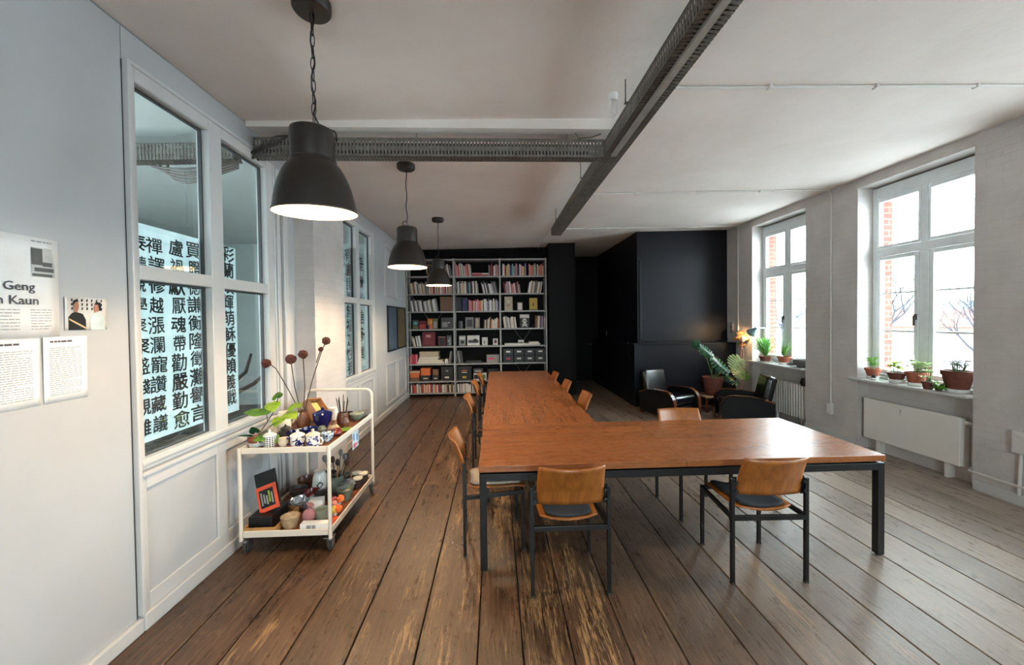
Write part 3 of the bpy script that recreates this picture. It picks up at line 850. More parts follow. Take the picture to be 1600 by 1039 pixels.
# ------------------------------------------------------------------ cable trays, conduits
def cable_tray(label, p0, p1, wid, zb, hgt):
    """perforated channel from p0 to p1 (xy), bottom at zb"""
    p0, p1 = Vector((*p0, 0)), Vector((*p1, 0)); d = p1-p0; L = d.length
    t = thing('cable_tray', label, 'cable tray', (p0.x, p0.y, zb), math.atan2(d.y, d.x))
    k = MB(); th = 0.003; pitch = 0.03; n = int(L/pitch); pitch = L/n
    def strip(fn, width, rows):
        # a perforated plate: cross bars and edge rails, fn(along, across)
        rails = [0, *[r for r in rows], width]
    for i in range(n):
        a = i*pitch
        # bottom: cross webs between slots
        k.box(a, a+pitch*0.62, -wid/2, wid/2, 0, th)
        for y in (-wid/2, wid/2-th):
            k.box(a, a+pitch*0.62, y, y+th, th, hgt)
    for y0, y1 in ((-wid/2, -wid/2+wid*.2), (-wid*0.1, wid*0.1), (wid/2-wid*.2, wid/2)): k.box(0, L, y0, y1, th*1.01, th*2)
    for y in (-wid/2+th*1.01, wid/2-th*2.01):
        for q, r in ((0, .14), (.36, .60), (.86, 1)): k.box(0, L, y-th*.2, y+th*1.2, max(th*2, hgt*q), hgt*r)
    k.box(0, L, -wid/2-0.003, -wid/2+0.009, hgt, hgt+0.004); k.box(0, L, wid/2-0.009, wid/2+0.003, hgt, hgt+0.004)
    k.build('channel', M['galv'], t)
    return t, L
t1, L = cable_tray('perforated steel cable tray crossing from the partition to the long tray', (-2.06, 3.46), (0.985, 3.46), 0.11, 3.228, 0.155)
for x in (1.38, 2.66, 2.72): MB().tube([(x, 0.0, 0.15), (x, 0.0, ceil_z(-2.06+x)-3.228-0.02)], 0.005, 6).build('hanger_rod', M['steel'], t1)
cb = MB()
for i in range(24):
    r = random.Random(i)
    y = -0.042+(i % 7)*0.014
    cb.tube([(0.05, y*1.2, 0.02+r.random()*.05), (0.12, y, 0.05+r.random()*.12), (0.22, y, 0.10+r.random()*.09), (0.5, y, 0.02+0.03*(i//7)), (1.2, y, 0.02+0.03*(i//7)), (2.9, y*0.9, 0.02+0.028*(i//7))], 0.011, 6)
cb.build('cables', plain('dark_cable', (48, 44, 42), 0.6), t1, smooth=True)
bk = MB()
for i in range(12):
    r = random.Random(i+30); y = -0.05+i*0.009
    bk.tube(crv([(-0.02, y, -0.02+r.random()*.08), (0.06, y*1.3, 0.03+r.random()*.12), (0.17, y*1.1, 0.09+r.random()*.1), (0.33, y, 0.165+r.random()*.02), (0.5, y, 0.15)], 5), 0.011, 6)
bk.build('cable_bundle', plain('dark_cable', (48, 44, 42), 0.6), t1, smooth=True)
t2, L = cable_tray('long perforated steel cable tray running under the ceiling toward the dark pillar', (1.075, -1.2), (1.075, 6.75), 0.17, 3.255, 0.12)
for y in (0.5, 2.6, 4.0, 5.5, 7.3): MB().box(y, y+0.03, -0.11, 0.11, 0.12, 0.126).box(y+.01, y+.02, -0.105, -0.098, 0.12, ceil_z(1.075)-3.255).box(y+.01, y+.02, 0.098, 0.105, 0.12, ceil_z(1.075)-3.255).build('bracket', M['galv'], t2)
lc = MB()
for i in range(14):
    y = -0.066+(i % 7)*0.021; z = 0.02+0.03*(i//7)
    lc.tube([(0.2, y, z), (2, y+0.006, z+.004), (4, y, z), (6, y*0.9, z+.003), (7.9, y*0.8, z)], 0.0125, 6)
lc.build('cables', plain('dark_cable', (48, 44, 42), 0.6), t2, smooth=True)
ft = MB().box(0.3, 4.6, -0.012, 0.03, -0.022, -0.001)
ft.build('cover_strip', plain('bright_zinc', (186, 184, 178), 0.3, 0.5), t2)
# the tray goes on in the next room
t3, L = cable_tray('grey cable tray seen through the upper panes of the partition', (-5.6, 3.62), (-2.22, 3.46), 0.11, 3.2, 0.14)
lp = MB()
for i in range(5):
    lp.tube(crv([(1.7+0.1*i, .06, 0.12), (2.0+0.12*i, 0.08, 0.25-.02*i), (2.3+.1*i, .08, 0.16), (2.5+.05*i, .08, 0.02-0.02*i), (2.9, .07, -0.03-0.03*i), (3.34, .06, 0.05-0.02*i)], 8), 0.010, 6)
lp.build('loose_cables', plain('grey_cable', (96, 92, 88), 0.6), t3, smooth=True)

def conduit(label, pts, r=0.011, clips=()):
    t = thing('conduit', label, 'conduit', pts[0], 0, 'white conduits on ceiling and window wall')
    o = Vector(pts[0])
    MB().tube([Vector(p)-o for p in pts], r, 8).build('pipe', M['conduit'], t, smooth=True)
    for c in clips:
        c = Vector(c)-o
        MB().box(c.x-0.012, c.x+0.012, c.y-0.022, c.y+0.022, c.z-0.018, c.z+0.016).build('clip', M['conduit'], t, bevel=0.004)
zc = lambda x: ceil_z(x)-0.014
conduit('white conduit with clips along the ceiling nearest the camera, right of the long tray', [(1.3, 2.9, zc(1.3)), (4.8, 2.885, zc(4.8))], 0.012, [(x, 2.89, zc(x)) for x in (2.12, 2.97, 3.79)])
conduit('white conduit over the ceiling and down the brick pier between the windows', [(1.35, 5.37, zc(1.35)), (4.80, 5.37, zc(4.80)), (4.84, 5.37, zc(4.8)-0.03), (4.856, 5.375, zc(4.8)-0.1), (4.856, 5.375, 0.52)], 0.012, [(x, 5.37, zc(x)) for x in (2.0, 2.9, 3.8)])
conduit('white conduit along the ceiling in front of the dark wall and down beside it', [(1.25, 7.46, zc(1.25)), (4.80, 7.50, zc(4.80)), (4.84, 7.505, zc(4.8)-0.03), (4.856, 7.51, zc(4.8)-0.1), (4.856, 7.51, 1.3)], 0.012, [(x, 7.48, zc(x)) for x in (2.2, 3.2, 4.1)])
conduit('thin conduit from the end of the long tray to the dark wall', [(1.08, 6.7, ceil_z(1.08)-0.02), (1.06, 8.9, ceil_z(1.06)-0.02), (1.06, 9.41, ceil_z(1.06)-0.02)], 0.010)
conduit('white heating pipe along the foot of the nearer pier', [(4.835, 1.0, 0.17), (4.835, 3.66, 0.185), (4.835, 3.72, 0.185), (4.95, 3.78, 0.185)], 0.012)

def socket_box(name, label, cat, y, z0, z1, w=0.085, d=0.045):
    t = thing(name, label, cat, (WX, y, z0))
    MB().box(-d, 0, -w/2, w/2, 0, z1-z0).build('housing', M['conduit'], t, bevel=0.006)
    n = max(1, round((z1-z0)/0.085)); s = (z1-z0)/n
    for i in range(n): MB().lathe([(0.027, 0), (0.03, 0.004), (0.022, 0.004), (0.02, -0.004), (0, -0.004)], (0, 0, 0), 20, 0, Matrix.Translation((-d, 0, s*(i+.5))) @ Matrix.Rotation(-PI/2, 4, 'Y')).build('outlet', M['conduit'], t, smooth=True)
socket_box('wall_socket', 'white double wall socket low on the pier between the windows', 'wall socket', 5.38, 0.36, 0.52)
socket_box('wall_socket', 'tall white wall socket box at the right edge of the photo', 'wall socket', 3.345, 0.49, 0.69, 0.1)
conduit('white conduit dropping from the socket at the right edge', [(4.855, 3.345, 0.49), (4.84, 3.345, 0.1)], 0.012)
t = thing('junction_box', 'white junction box and looped cable on the ceiling above the tray crossing', 'junction box', (0.72, 3.43, ceil_z(0.72)))
MB().box(-0.035, 0.035, -0.03, 0.03, -0.075, 0).build('box', M['conduit'], t, bevel=0.006)
MB().tube([(0.0, 0, -0.07), (0.04, 0, -0.14), (0.16, 0, -0.13), (0.24, 0.0, -0.1)], 0.006, 6).build('cable', plain('grey_cable', (96, 92, 88), 0.6), t, smooth=True)
t = thing('smoke_detector', 'white ceiling sensor with a dangling cable beside the long tray', 'sensor', (0.935, 3.0, ceil_z(0.93)))
MB().lathe([(0, -0.05), (0.03, -0.05), (0.04, -0.03), (0.04, 0), (0, 0)], n=20).build('housing', M['conduit'], t, smooth=True)
MB().tube([(-0.02, 0.0, -0.045), (-0.03, 0, -0.12), (0.0, 0, -0.19), (0.03, 0, -0.15), (0.04, 0, -0.04)], 0.008, 6).build('cable', M['conduit'], t, smooth=True)

# ------------------------------------------------------------------ calligraphy behind the partition glass
def scroll(label, y0, y1, z0, z1, x, cols):
    t = thing('calligraphy_sheet', label, 'calligraphy', (x, y0, z0), 0, 'calligraphy sheets behind the partition glass')
    MB().box(-0.001, 0.001, 0, y1-y0, 0, z1-z0).build('sheet', M['film'], t)
    rnd = random.Random(int(y0*100)); mb = MB()
    for yc, text, size, ztop, zbot in cols:
        n = len(text); st = (ztop-zbot)/n
        for i, chx in enumerate(text):
            zc_ = ztop-st*(i+0.5)
            me_size = size*rnd.uniform(0.92, 1.1)
            m = Matrix.Translation((0.004+0.0002*i, yc-y0+rnd.uniform(-.008, .008), zc_-z0)) @ axes((0, 0, 0), (0, 1, 0), (0, 0, 1)) @ Matrix.Rotation(rnd.uniform(-.07, .07), 4, 'Z') @ Matrix.Diagonal((rnd.uniform(.95, 1.15), min(1.0, st/me_size*1.02), 1, 1)) @ Matrix.Shear('XZ', 4, (0, 0))
            m = m @ Matrix.Translation((-me_size*0.5, -me_size*0.37, 0))
            bw = me_size*rnd.uniform(0.012, 0.024)
            for q, (dx, dy) in enumerate(((-1, -.5), (1, .5), (-.4, 1), (.5, -1), (0, 0))):      # thick brush strokes
                add_text(mb, chx, me_size, Matrix.Translation((0.00003*q, 0, 0)) @ m @ Matrix.Translation((dx*bw, dy*bw, 0)))
    mb.build('calligraphy', M['ink'], t)
scroll('pale translucent sheet of black brush calligraphy behind the nearer partition window', 2.26, 3.335, 1.06, 2.42, -2.185, [
    (2.45, '泰聽觀學聚聚盛錢觀雜', 0.105, 2.36, 1.09), (2.567, '禪譯修越漲瀾寵讚藏議', 0.115, 2.36, 1.09), (2.735, '盧禍獻厭魂帶勸嚴勤愈', 0.125, 2.38, 1.07),
    (2.885, '買瞪德謙衡隆徵灘譽言', 0.125, 2.39, 1.08), (3.03, '似這你說人樂', 0.12, 1.95, 1.1), (3.235, '彩蘭煥輝萌穌優賴義戰', 0.135, 2.42, 1.12)])
scroll('pale translucent sheet of brush calligraphy behind the farther partition window', 5.25, 6.52, 0.98, 2.9, -2.185, [
    (5.55, '鏡靈寶樹', 0.2, 2.8, 1.9), (5.82, '得盧謹衡無福遊性参', 0.24, 2.88, 1.0), (6.34, '難讚彩信多言', 0.24, 2.86, 1.15)])
t = thing('bench', 'brown wooden bench seen through the lower left partition pane', 'bench', (-2.75, 2.62, 0))
MB().box(-0.5, 0.35, -0.17, 0.17, 0.44, 0.485).build('seat', M['bent'], t, bevel=0.004)
for sx in (-0.42, 0.27):
    for sy in (-0.13, 0.13): MB().box(sx-.025, sx+.025, sy-.025, sy+.025, 0, 0.44).build('leg', M['bent'], t)
t = thing('branch', 'dark forked branch standing behind the lower right partition pane', 'branch', (-2.55, 3.62, 0))
MB().tube([(-0.03, 0.02, 0), (-0.02, 0, 0.7), (-0.06, 0.0, 1.02), (0.05, 0.05, 1.2), (0.17, 0.12, 1.33), (0.20, 0.16, 1.5)], [0.03, 0.03, 0.028, 0.022, 0.018, 0.012], 8).tube([(-0.06, 0, 1.02), (0.02, 0.1, 1.10), (0.18, 0.22, 1.20), (0.30, 0.3, 1.34)], [0.026, 0.024, 0.02, 0.012], 8).build('wood', M['twig'], t, smooth=True)
t = thing('ladder', 'white ladder against the far wall behind the partition glass', 'ladder', (-4.6, 8.3, 0))
for x in (-0.2, 0.2): MB().bar((x, 0, 0), (x, 0.25, 2.4), 0.05, 0.03).build('rail', M['upvc'], t)
for i in range(7): MB().bar((-0.18, 0.03+i*0.032, 0.3+i*0.3), (0.18, 0.03+i*0.032, 0.3+i*0.3), 0.03, 0.03).build('rung', M['upvc'], t)

# ------------------------------------------------------------------ papers on the left wall
def sheet(name, label, cat, y0, y1, z0, z1, x=-2.0985, mat=None, group=None):
    t = thing(name, label, cat, (x, y0, z0), 0, group)
    w, h = y1-y0, z1-z0
    def fn(u, v): return (0.0008+0.004*(abs(u-.5)*2)**6*(0.3+v), w*u, h*v)
    MB().grid(fn, 12, 6).build('paper', mat or M['paper'], t, solid=0.0006, smooth=True)
    return t, w, h
def lines(mb, y0, y1, z0, z1, n, rnd, x=0.003, th=0.35):
    st = (z1-z0)/n
    for i in range(n):
        z = z1-st*(i+0.6); e = y1 if rnd.random() < 0.85 else y0+(y1-y0)*rnd.uniform(.4, .9)
        y = y0
        while y < e:
            q = min(e, y+rnd.uniform(0.008, 0.028)); mb.box(x, x+0.0003, y, q, z, z+st*th); y = q+0.004
rnd = random.Random(3)
t, w, h = sheet('exhibition_poster', 'large white poster with grey heading and a small landscape print, cut by the photo edge', 'poster', 1.30, 1.935, 1.745, 2.20)
mb = MB()
add_text(mb, 'Geng', 0.054, axes((0.0045, 1.724-1.30, 1.955-1.745), (0, 1, 0), (0, 0, 1)), 0.0006)
add_text(mb, 'n Kaun', 0.054, axes((0.0045, 1.70-1.30, 1.893-1.745), (0, 1, 0), (0, 0, 1)), 0.0006)
mb.build('heading', M['dark_print'], t)
for q in ((0.52, 0.60, 0.03, 0.13, 8, rnd, 0.005, 0.22), (0.37, 0.48, 0.03, 0.13, 7, rnd, 0.005, 0.22), (0.37, 0.44, 0.34, 0.37, 1, rnd, 0.005, 0.3), (0.53, 0.61, 0.43, 0.44, 1, rnd, 0.005, 0.5)):
    mb = MB(); lines(mb, *q); mb.build('lettering', M['grey_print'], t)
pr = MB().box(0.004, 0.0045, 0.529, 0.62, 0.275, 0.41).build('landscape_print', plain('pale_grey_print', (188, 188, 186), 0.7), t)
k = MB()
k.box(0.0046, 0.005, 0.529, 0.572, 0.33, 0.405).box(0.0046, 0.005, 0.54, 0.615, 0.30, 0.318).box(0.0046, 0.005, 0.572, 0.61, 0.325, 0.345).box(0.0046, 0.005, 0.531, 0.61, 0.278, 0.29)
k.build('tones', plain('dark_grey_print', (92, 92, 90), 0.7), pr)
def text_page(label, y0, y1, z0, z1, n):
    t, w, h = sheet('text_sheet', label, 'paper sheet', y0, y1, z0, z1, group='text sheets taped under the poster')
    mb = MB(); lines(mb, 0.025, w-0.025, 0.03, h-0.05, n, rnd, 0.003, 0.3); mb.build('lettering', M['grey_print'], t)
    mb = MB(); lines(mb, 0.03, w*0.65, h-0.035, h-0.015, 1, rnd, 0.003, 0.45); mb.build('title_line', M['dark_print'], t)
text_page('white text sheet taped below the poster, left one of two', 1.64, 1.848, 1.43, 1.738, 22)
text_page('white text sheet taped below the poster, right one of two', 1.862, 2.053, 1.43, 1.742, 24)
t, w, h = sheet('photo_print', 'colour photo print of two people looking at each other, stuck beside the poster', 'photo', 1.957, 2.163, 1.772, 1.935, mat=plain('pale_photo', (206, 202, 196), 0.4))
def flat(mb, pts, x=0.003): mb.prism(pts, lambda u, v, d: (d, u*w, v*h), x, x+0.0004)
mb = MB(); flat(mb, [(.08, 0), (.08, .4), (.16, .52), (.24, .56), (.4, .5), (.47, .32), (.47, 0)]); mb.build('dark_jacket', M['ink'], t)
mb = MB(); flat(mb, [(.58, 0), (.56, .35), (.66, .52), (.8, .54), (.9, .4), (.92, 0)]); mb.build('pale_shirt', plain('pale_blue_shirt', (196, 208, 208), 0.6), t)
mb = MB(); flat(mb, [(.2, .55), (.19, .78), (.24, .9), (.31, .86), (.32, .7), (.28, .55)], .0034); flat(mb, [(.68, .55), (.66, .72), (.7, .84), (.78, .84), (.8, .6)], .0034); mb.build('faces', plain('print_skin', (168, 116, 92), 0.6), t)
mb = MB(); flat(mb, [(.18, .75), (.19, .9), (.27, .95), (.32, .88), (.24, .86)], .0038); flat(mb, [(.68, .8), (.72, .9), (.84, .86), (.84, .6), (.79, .62), (.77, .8)], .0038)
for i in range(9):
    for j in range(3): flat(mb, [(.03+i*.115, .62+j*.13), (.06+i*.115, .62+j*.13), (.07+i*.115, .7+j*.13), (.04+i*.115, .7+j*.13)], .0026)
mb.build('dark_hair', M['ink'], t)
mb = MB(); flat(mb, [(.09, .36), (.09, .31), (.47, .02), (.49, .06)], .0042); mb.build('stick', plain('print_wood', (206, 176, 130), 0.6), t)

# canvases at the far end of the left wall
for (y0, y1, lab, base, marks) in ((7.49, 8.17, 'dark blue abstract picture in a black frame, nearer one of two on the left wall', (48, 58, 72), (96, 112, 128)), (8.18, 8.90, 'olive brown abstract picture in a black frame, beside the bookshelf', (112, 100, 68), (64, 56, 36))):
    t = thing('framed_picture', lab, 'picture', (-2.098, y0, 1.19), 0, 'framed pictures on the left wall')
    w, h = y1-y0, 0.90; e = 0.03
    MB().box(0, 0.03, 0, e, 0, h).box(0, 0.03, w-e, w, 0, h).box(0, 0.03, e, w-e, 0, e).box(0, 0.03, e, w-e, h-e, h).build('frame', M['black'], t)
    n = N('abstract_canvas'); co = n.coord((1, 6, 1.2)); g = n.noise(co, 2.4, 6, .65, 1.5)
    cm = n.bsdf(n.ramp(g, (0.35, srgb(*base)), (0.7, srgb(*marks))), 0.5)
    MB().box(0.002, 0.018, e, w-e, e, h-e).build('canvas', cm, t)

# ------------------------------------------------------------------ bookshelf
SY0, SY1 = 9.04, 9.38
SX = [-2.065, -0.98, 0.105, 1.19]
SZ = [0.09, 0.364, 0.77, 1.18, 1.584, 2.0, 2.41, 2.82, 3.22]     # tops of the shelves, bottom to top
def PX(p): return -2.07+(p-634)*(3.26/218.7)
sh = thing('bookshelf', 'wall-wide grey steel shelving full of books before the black wall', 'bookshelf', (SX[0], SY0, 0))
for i, x in enumerate(SX):
    for y in (0.015, SY1-SY0-0.015):
        p = MB(); X = x-SX[0]
        p.box(X-0.018, X+0.018, y-0.015, y+0.015, 0, 3.23)
        p.build('post', M['shelf_steel'], sh)
for i in range(3):
    for k, z in enumerate(SZ):
        MB().box(SX[i]-SX[0]+0.019, SX[i+1]-SX[0]-0.019, 0.0, SY1-SY0, z-0.03, z).build('shelf', M['shelf_steel'], sh)
for (b, z0, z1) in ((2, 1.19, 2.0), (2, 0.38, 1.17), (0, 1.6, 2.4)):
    x0, x1 = SX[b]-SX[0]+0.03, SX[b+1]-SX[0]-0.03
    xm = (x0+x1)/2
    MB().bar((x0, SY1-SY0-0.004, z1), (xm+.04, SY1-SY0-0.004, z0), 0.03, 0.003).build('brace', M['shelf_steel'], sh)
    MB().bar((x1, SY1-SY0-0.0, z1), (xm-.04, SY1-SY0-0.0, z0), 0.03, 0.003).build('brace', M['shelf_steel'], sh)

BC = {  # cover colours
    'white': (214, 206, 200), 'cream': (206, 188, 160), 'grey': (142, 136, 134), 'dark grey': (74, 72, 74), 'black': (30, 29, 31), 'pink': (200, 124, 130),
    'red': (168, 48, 50), 'dark red': (104, 32, 40), 'orange': (206, 104, 52), 'yellow': (196, 160, 62), 'navy': (40, 44, 84), 'turquoise': (86, 164, 158),
    'brown': (112, 78, 54), 'olive': (104, 98, 60), 'lavender': (150, 142, 176), 'magenta': (190, 48, 92), 'green': (70, 110, 72), 'beige': (184, 166, 140)}
def bmat(c): return plain('book_cover_'+c.replace(' ', '_'), BC[c], 0.5, 0, 0.05, 20)
PAGES = plain('book_pages', (220, 208, 188), 0.85, 0, 0.05, 80)
BAY = ('left', 'middle', 'right'); ORD = ('zeroth first second third fourth fifth sixth seventh eighth ninth tenth eleventh twelfth thirteenth fourteenth fifteenth sixteenth '
    'seventeenth eighteenth nineteenth twentieth').split()+['%d%s' % (i, {1: 'st', 2: 'nd', 3: 'rd'}.get(i % 10, 'th')) for i in range(21, 60)]
ROWN = ('', 'top', 'second', 'third', 'fourth', 'fifth', 'sixth', 'seventh', 'lowest')
COUNT = {}
def row_z(row): return SZ[8-row]
def book(x, z, w, h, d, lean, colour, label, group, y=None):
    """upright book, spine to the room"""
    y = SY0+0.03 if y is None else y
    o = MB(); t = min(0.003, w*0.18)
    pts = [(-w/2+t, 0.004), (-w/2, 0.0)]
    o.box(-w/2, -w/2+t, 0.004, d, 0, h).box(w/2-t, w/2, 0.004, d, 0, h)
    o.box(-w/2+t*1.01, w/2-t*1.01, 0.006, d-0.004, 0.003, h-0.004, 1)
    k = [(-w/2, 0.006), (-w/2*0.7, 0.0012), (0, 0), (w/2*0.7, 0.0012), (w/2, 0.006)]
    o.prism(k, lambda u, v, dd: (u, v, dd), 0, h)
    ob = o.build('book', [bmat(colour), PAGES])
    ob.location = (x, y, z+abs(math.sin(lean))*w/2)
    ob.rotation_euler = (0, lean, 0)
    return tag(ob, label, 'book', group)
def fill(bay, row, p0, p1, cols, lean=0.0, h=(0.22, 0.30), w=(0.018, 0.036), seed=0):
    rnd = random.Random(bay*100+row*10+seed+int(p0))
    x = PX(p0); xe = PX(p1); z = row_z(row)+0.001; i = 0; left_in = True
    while True:
        ww = rnd.uniform(*w); hh = rnd.uniform(*h)
        if x+ww/math.cos(lean) > xe: break
        key = (bay, row); COUNT[key] = COUNT.get(key, 0)+1
        c = cols[i % len(cols)] if rnd.random() < 0.8 else rnd.choice(cols)
        ln = lean*rnd.uniform(0.92, 1.0) if lean else rnd.uniform(0, 0.012)
        word = 'leaning' if abs(lean) > 0.09 else 'upright'
        lab = '%s %s book, %s upright spine from the left on the %s shelf, %s bay' % (word if abs(lean) > .09 else 'slim' if ww < 0.025 else 'thick', c, ORD[COUNT[key]], ROWN[row], BAY[bay])
        lab = lab.replace('upright spine from', 'spine from')
        book(x+ww/2/math.cos(lean), z, ww, hh, rnd.uniform(0.16, 0.23), ln if lean <= 0 else ln, c, lab, 'books standing on the %s shelf' % ROWN[row])
        x += ww/math.cos(lean)+0.0015; i += 1
G = ['grey', 'white', 'dark grey', 'cream', 'grey', 'beige', 'white', 'black']
# row 1 (top)
fill(0, 1, 690, 706, ['grey', 'white', 'dark grey', 'grey'], -0.14)
fill(1, 1, 711, 736, ['pink', 'pink', 'red', 'cream', 'grey', 'white', 'grey', 'dark grey'], -0.1)
fill(1, 1, 762, 779, ['grey', 'white', 'red', 'dark red', 'white', 'pink'], 0.0)
fill(2, 1, 784, 822, ['white', 'pink', 'beige', 'yellow', 'olive', 'lavender', 'navy', 'dark grey', 'turquoise', 'grey', 'dark grey', 'pink', 'navy', 'black'], 0.0)
fill(2, 1, 826, 851, ['orange', 'pink', 'orange', 'cream', 'grey', 'beige', 'brown', 'white', 'grey'], 0.0)
# row 2
fill(0, 2, 639, 668, ['grey', 'beige', 'cream', 'brown', 'beige', 'white', 'dark grey'], -0.13)
fill(0, 2, 668, 705, ['cream', 'pink', 'pink', 'red', 'dark red', 'white', 'brown', 'cream', 'red', 'white'], 0.0, (0.19, 0.26))
fill(1, 2, 712, 746, G+['red', 'turquoise', 'dark red'], -0.05)
fill(1, 2, 753, 779, ['grey', 'white', 'dark grey', 'grey', 'dark grey', 'black', 'dark grey', 'white'], -0.2)
fill(2, 2, 787, 814, ['dark red', 'dark red', 'pink', 'grey', 'white', 'red', 'pink', 'magenta', 'white'], -0.12, (0.2, 0.28))
fill(2, 2, 824, 846, ['white', 'cream', 'brown', 'white', 'grey', 'brown', 'dark grey'], 0.17, (0.24, 0.3))
# row 3
fill(0, 3, 640, 684, ['grey', 'white', 'dark grey', 'grey', 'white', 'cream', 'dark grey', 'grey', 'white', 'black'], -0.17)
fill(1, 3, 730, 753, ['pink', 'pink', 'orange', 'red', 'cream', 'red', 'white'], 0.0, (0.22, 0.28))
fill(1, 3, 754, 779, ['grey', 'white', 'lavender', 'dark grey', 'white', 'grey', 'grey', 'white'], -0.02, (0.22, 0.3))
# row 4
fill(1, 4, 753, 779, ['white', 'cream', 'black', 'white', 'orange', 'brown', 'orange', 'cream'], 0.05, (0.19, 0.28))
fill(2, 4, 786, 806, ['cream', 'white', 'beige', 'grey', 'white', 'grey'], -0.14)
fill(2, 4, 835, 852, ['brown', 'white', 'cream', 'grey', 'dark red', 'lavender'], 0.04)
# row 5
fill(0, 5, 642, 655, ['white', 'cream', 'black', 'white', 'grey'], -0.2, (0.2, 0.26))
# row 6
fill(0, 6, 636, 650, ['magenta', 'pink', 'brown', 'magenta', 'red'], 0.0, (0.18, 0.24))
fill(0, 6, 697.5, 703.5, ['grey', 'dark grey', 'grey'], 0.12, (0.28, 0.31))
fill(1, 6, 712, 722, ['dark grey', 'grey', 'dark grey'], -0.16, (0.28, 0.31))
# row 8
fill(0, 8, 638, 706, ['white', 'dark red', 'red', 'brown', 'red', 'white', 'grey', 'cream', 'brown', 'black', 'cream', 'olive', 'brown', 'white', 'orange', 'red', 'white', 'turquoise', 'cream', 'orange', 'pink'], -0.03, (0.17, 0.21))
fill(1, 8, 711, 742, ['white', 'black', 'white', 'grey', 'cream', 'white', 'yellow', 'white', 'cream', 'brown'], -0.04, (0.17, 0.21))
fill(1, 8, 746, 779, ['black', 'white', 'dark grey', 'red', 'white', 'black', 'cream'], 0.0, (0.17, 0.21))

def face_book(label, p0, p1, row, h, colour, art=None, cat='book', y=0.16, name='displayed_book', th=0.02, lean=0.10):
    x0, x1 = PX(p0), PX(p1); w = x1-x0
    t = thing(name, label, cat, ((x0+x1)/2, SY0+y, row_z(row)+0.001))
    e = MB()
    R = Matrix.Rotation(-lean, 4, 'X')
    e.box(-w/2, w/2, 0, th, 0, h, 0, R)
    e.build('cover', bmat(colour), t, bevel=0.002)
    for k, (nm, mat, a, b, c, d) in enumerate(art or []):
        MB().box(-w/2+w*a, -w/2+w*b, -0.0015-k*0.0008, -0.0002, h*c, h*d, 0, R).build(nm, mat, t)
    return t
BM = bmat
def lathe_emblem(t, w, h, z, r, mat): pass
face_book('brown album with a pale round emblem, facing out on the third shelf, right bay', 787, 800, 3, 0.34, 'beige', [('emblem', BM('white'), .38, .62, .55, .75), ('title_bar', BM('brown'), .3, .7, .35, .4)])
face_book('small pale grey framed booklet facing out on the third shelf, right bay', 807.5, 816, 3, 0.20, 'grey', [('cover_print', BM('white'), .14, .86, .12, .9)])
face_book('golden yellow book facing out on the third shelf, right bay', 827, 840, 3, 0.30, 'yellow', [('dark_mark', BM('brown'), .42, .58, .35, .62), ('lower_edge', BM('olive'), .05, .95, .0, .09)])
face_book('dark teal picture book facing out on the fourth shelf, far left', 640, 649, 4, 0.22, 'dark grey', [('cover_print', BM('turquoise'), .2, .8, .5, .8), ('lower_label', BM('olive'), .05, .95, .04, .3)])
face_book('red book facing out on the fourth shelf, left bay', 650, 661.5, 4, 0.2, 'dark red', [('cover_print', BM('red'), .1, .9, .05, .55)])
face_book('book with orange and blue cover facing out on the fourth shelf', 663.5, 671.5, 4, 0.25, 'orange', [('cover_print', BM('navy'), .0, .4, .0, .4), ('cover_patch', BM('yellow'), .4, .9, .5, .85)])
face_book('grey green picture book beside the orange one on the fourth shelf', 672, 680, 4, 0.25, 'olive', [('cover_print', BM('grey'), .15, .85, .1, .7)])
face_book('large dark grey picture book with white dots facing out on the fourth shelf', 685, 704, 4, 0.27, 'dark grey', [('cover_print', BM('grey'), .1, .55, .15, .6), ('white_dot', BM('white'), .62, .72, .5, .6)])
face_book('dark grey book facing out beside the middle post on the fourth shelf', 724, 737, 4, 0.27, 'grey', [('cover_print', BM('dark grey'), .15, .85, .15, .8)])
face_book('pale grey book facing out between grey book and spines on the fourth shelf', 739, 747, 4, 0.26, 'grey', [('cover_print', BM('cream'), .3, .7, .1, .9)])
t = face_book('black book with white skull print and white band on the fourth shelf, right bay', 811, 827, 4, 0.33, 'black', [('white_band', BM('white'), .02, .98, .72, .98)])
R = Matrix.Rotation(-0.10, 4, 'X')
k = MB(); w = PX(827)-PX(811)
k.lathe([(0, 0), (0.055, 0), (0.055, 0.002), (0, 0.002)], (0, 0, 0), 20, 0, R @ Matrix.Translation((0, -0.002, 0.17)) @ Matrix.Rotation(PI/2, 4, 'X'))
k.box(-0.03, 0.03, -0.004, -0.002, 0.085, 0.125, 0, R)
k.bar(R @ Vector((-0.07, -0.003, 0.03)), R @ Vector((0.07, -0.003, 0.09)), 0.003, 0.02).bar(R @ Vector((0.07, -0.003, 0.03)), R @ Vector((-0.07, -0.003, 0.09)), 0.003, 0.02)
k.build('skull', BM('white'), t)
e = MB()
for sx in (-.022, .022): e.lathe([(0, 0), (0.015, 0), (0.015, 0.001), (0, 0.001)], (0, 0, 0), 12, 0, R @ Matrix.Translation((sx, -0.0045, 0.17)) @ Matrix.Rotation(PI/2, 4, 'X'))
e.build('eye_sockets', BM('black'), t)
t = thing('round_tin', 'grey round tin standing against the middle post on the fourth shelf', 'tin', (PX(716), SY0+0.15, row_z(4)+.001))
MB().lathe([(0, 0), (0.06, 0), (0.06, 0.16), (0.055, 0.18), (0.02, 0.195), (0, 0.195)], n=24).build('body', BM('dark grey'), t, smooth=True)
face_book('large dark red box with a pale label on the fifth shelf, left bay', 656.5, 676, 5, 0.34, 'dark red', [('label_plate', BM('pink'), .3, .68, .62, .8), ('lid_line', BM('black'), 0, 1, .06, .08)], 'box', 0.06, 'document_box', 0.2, 0.0)
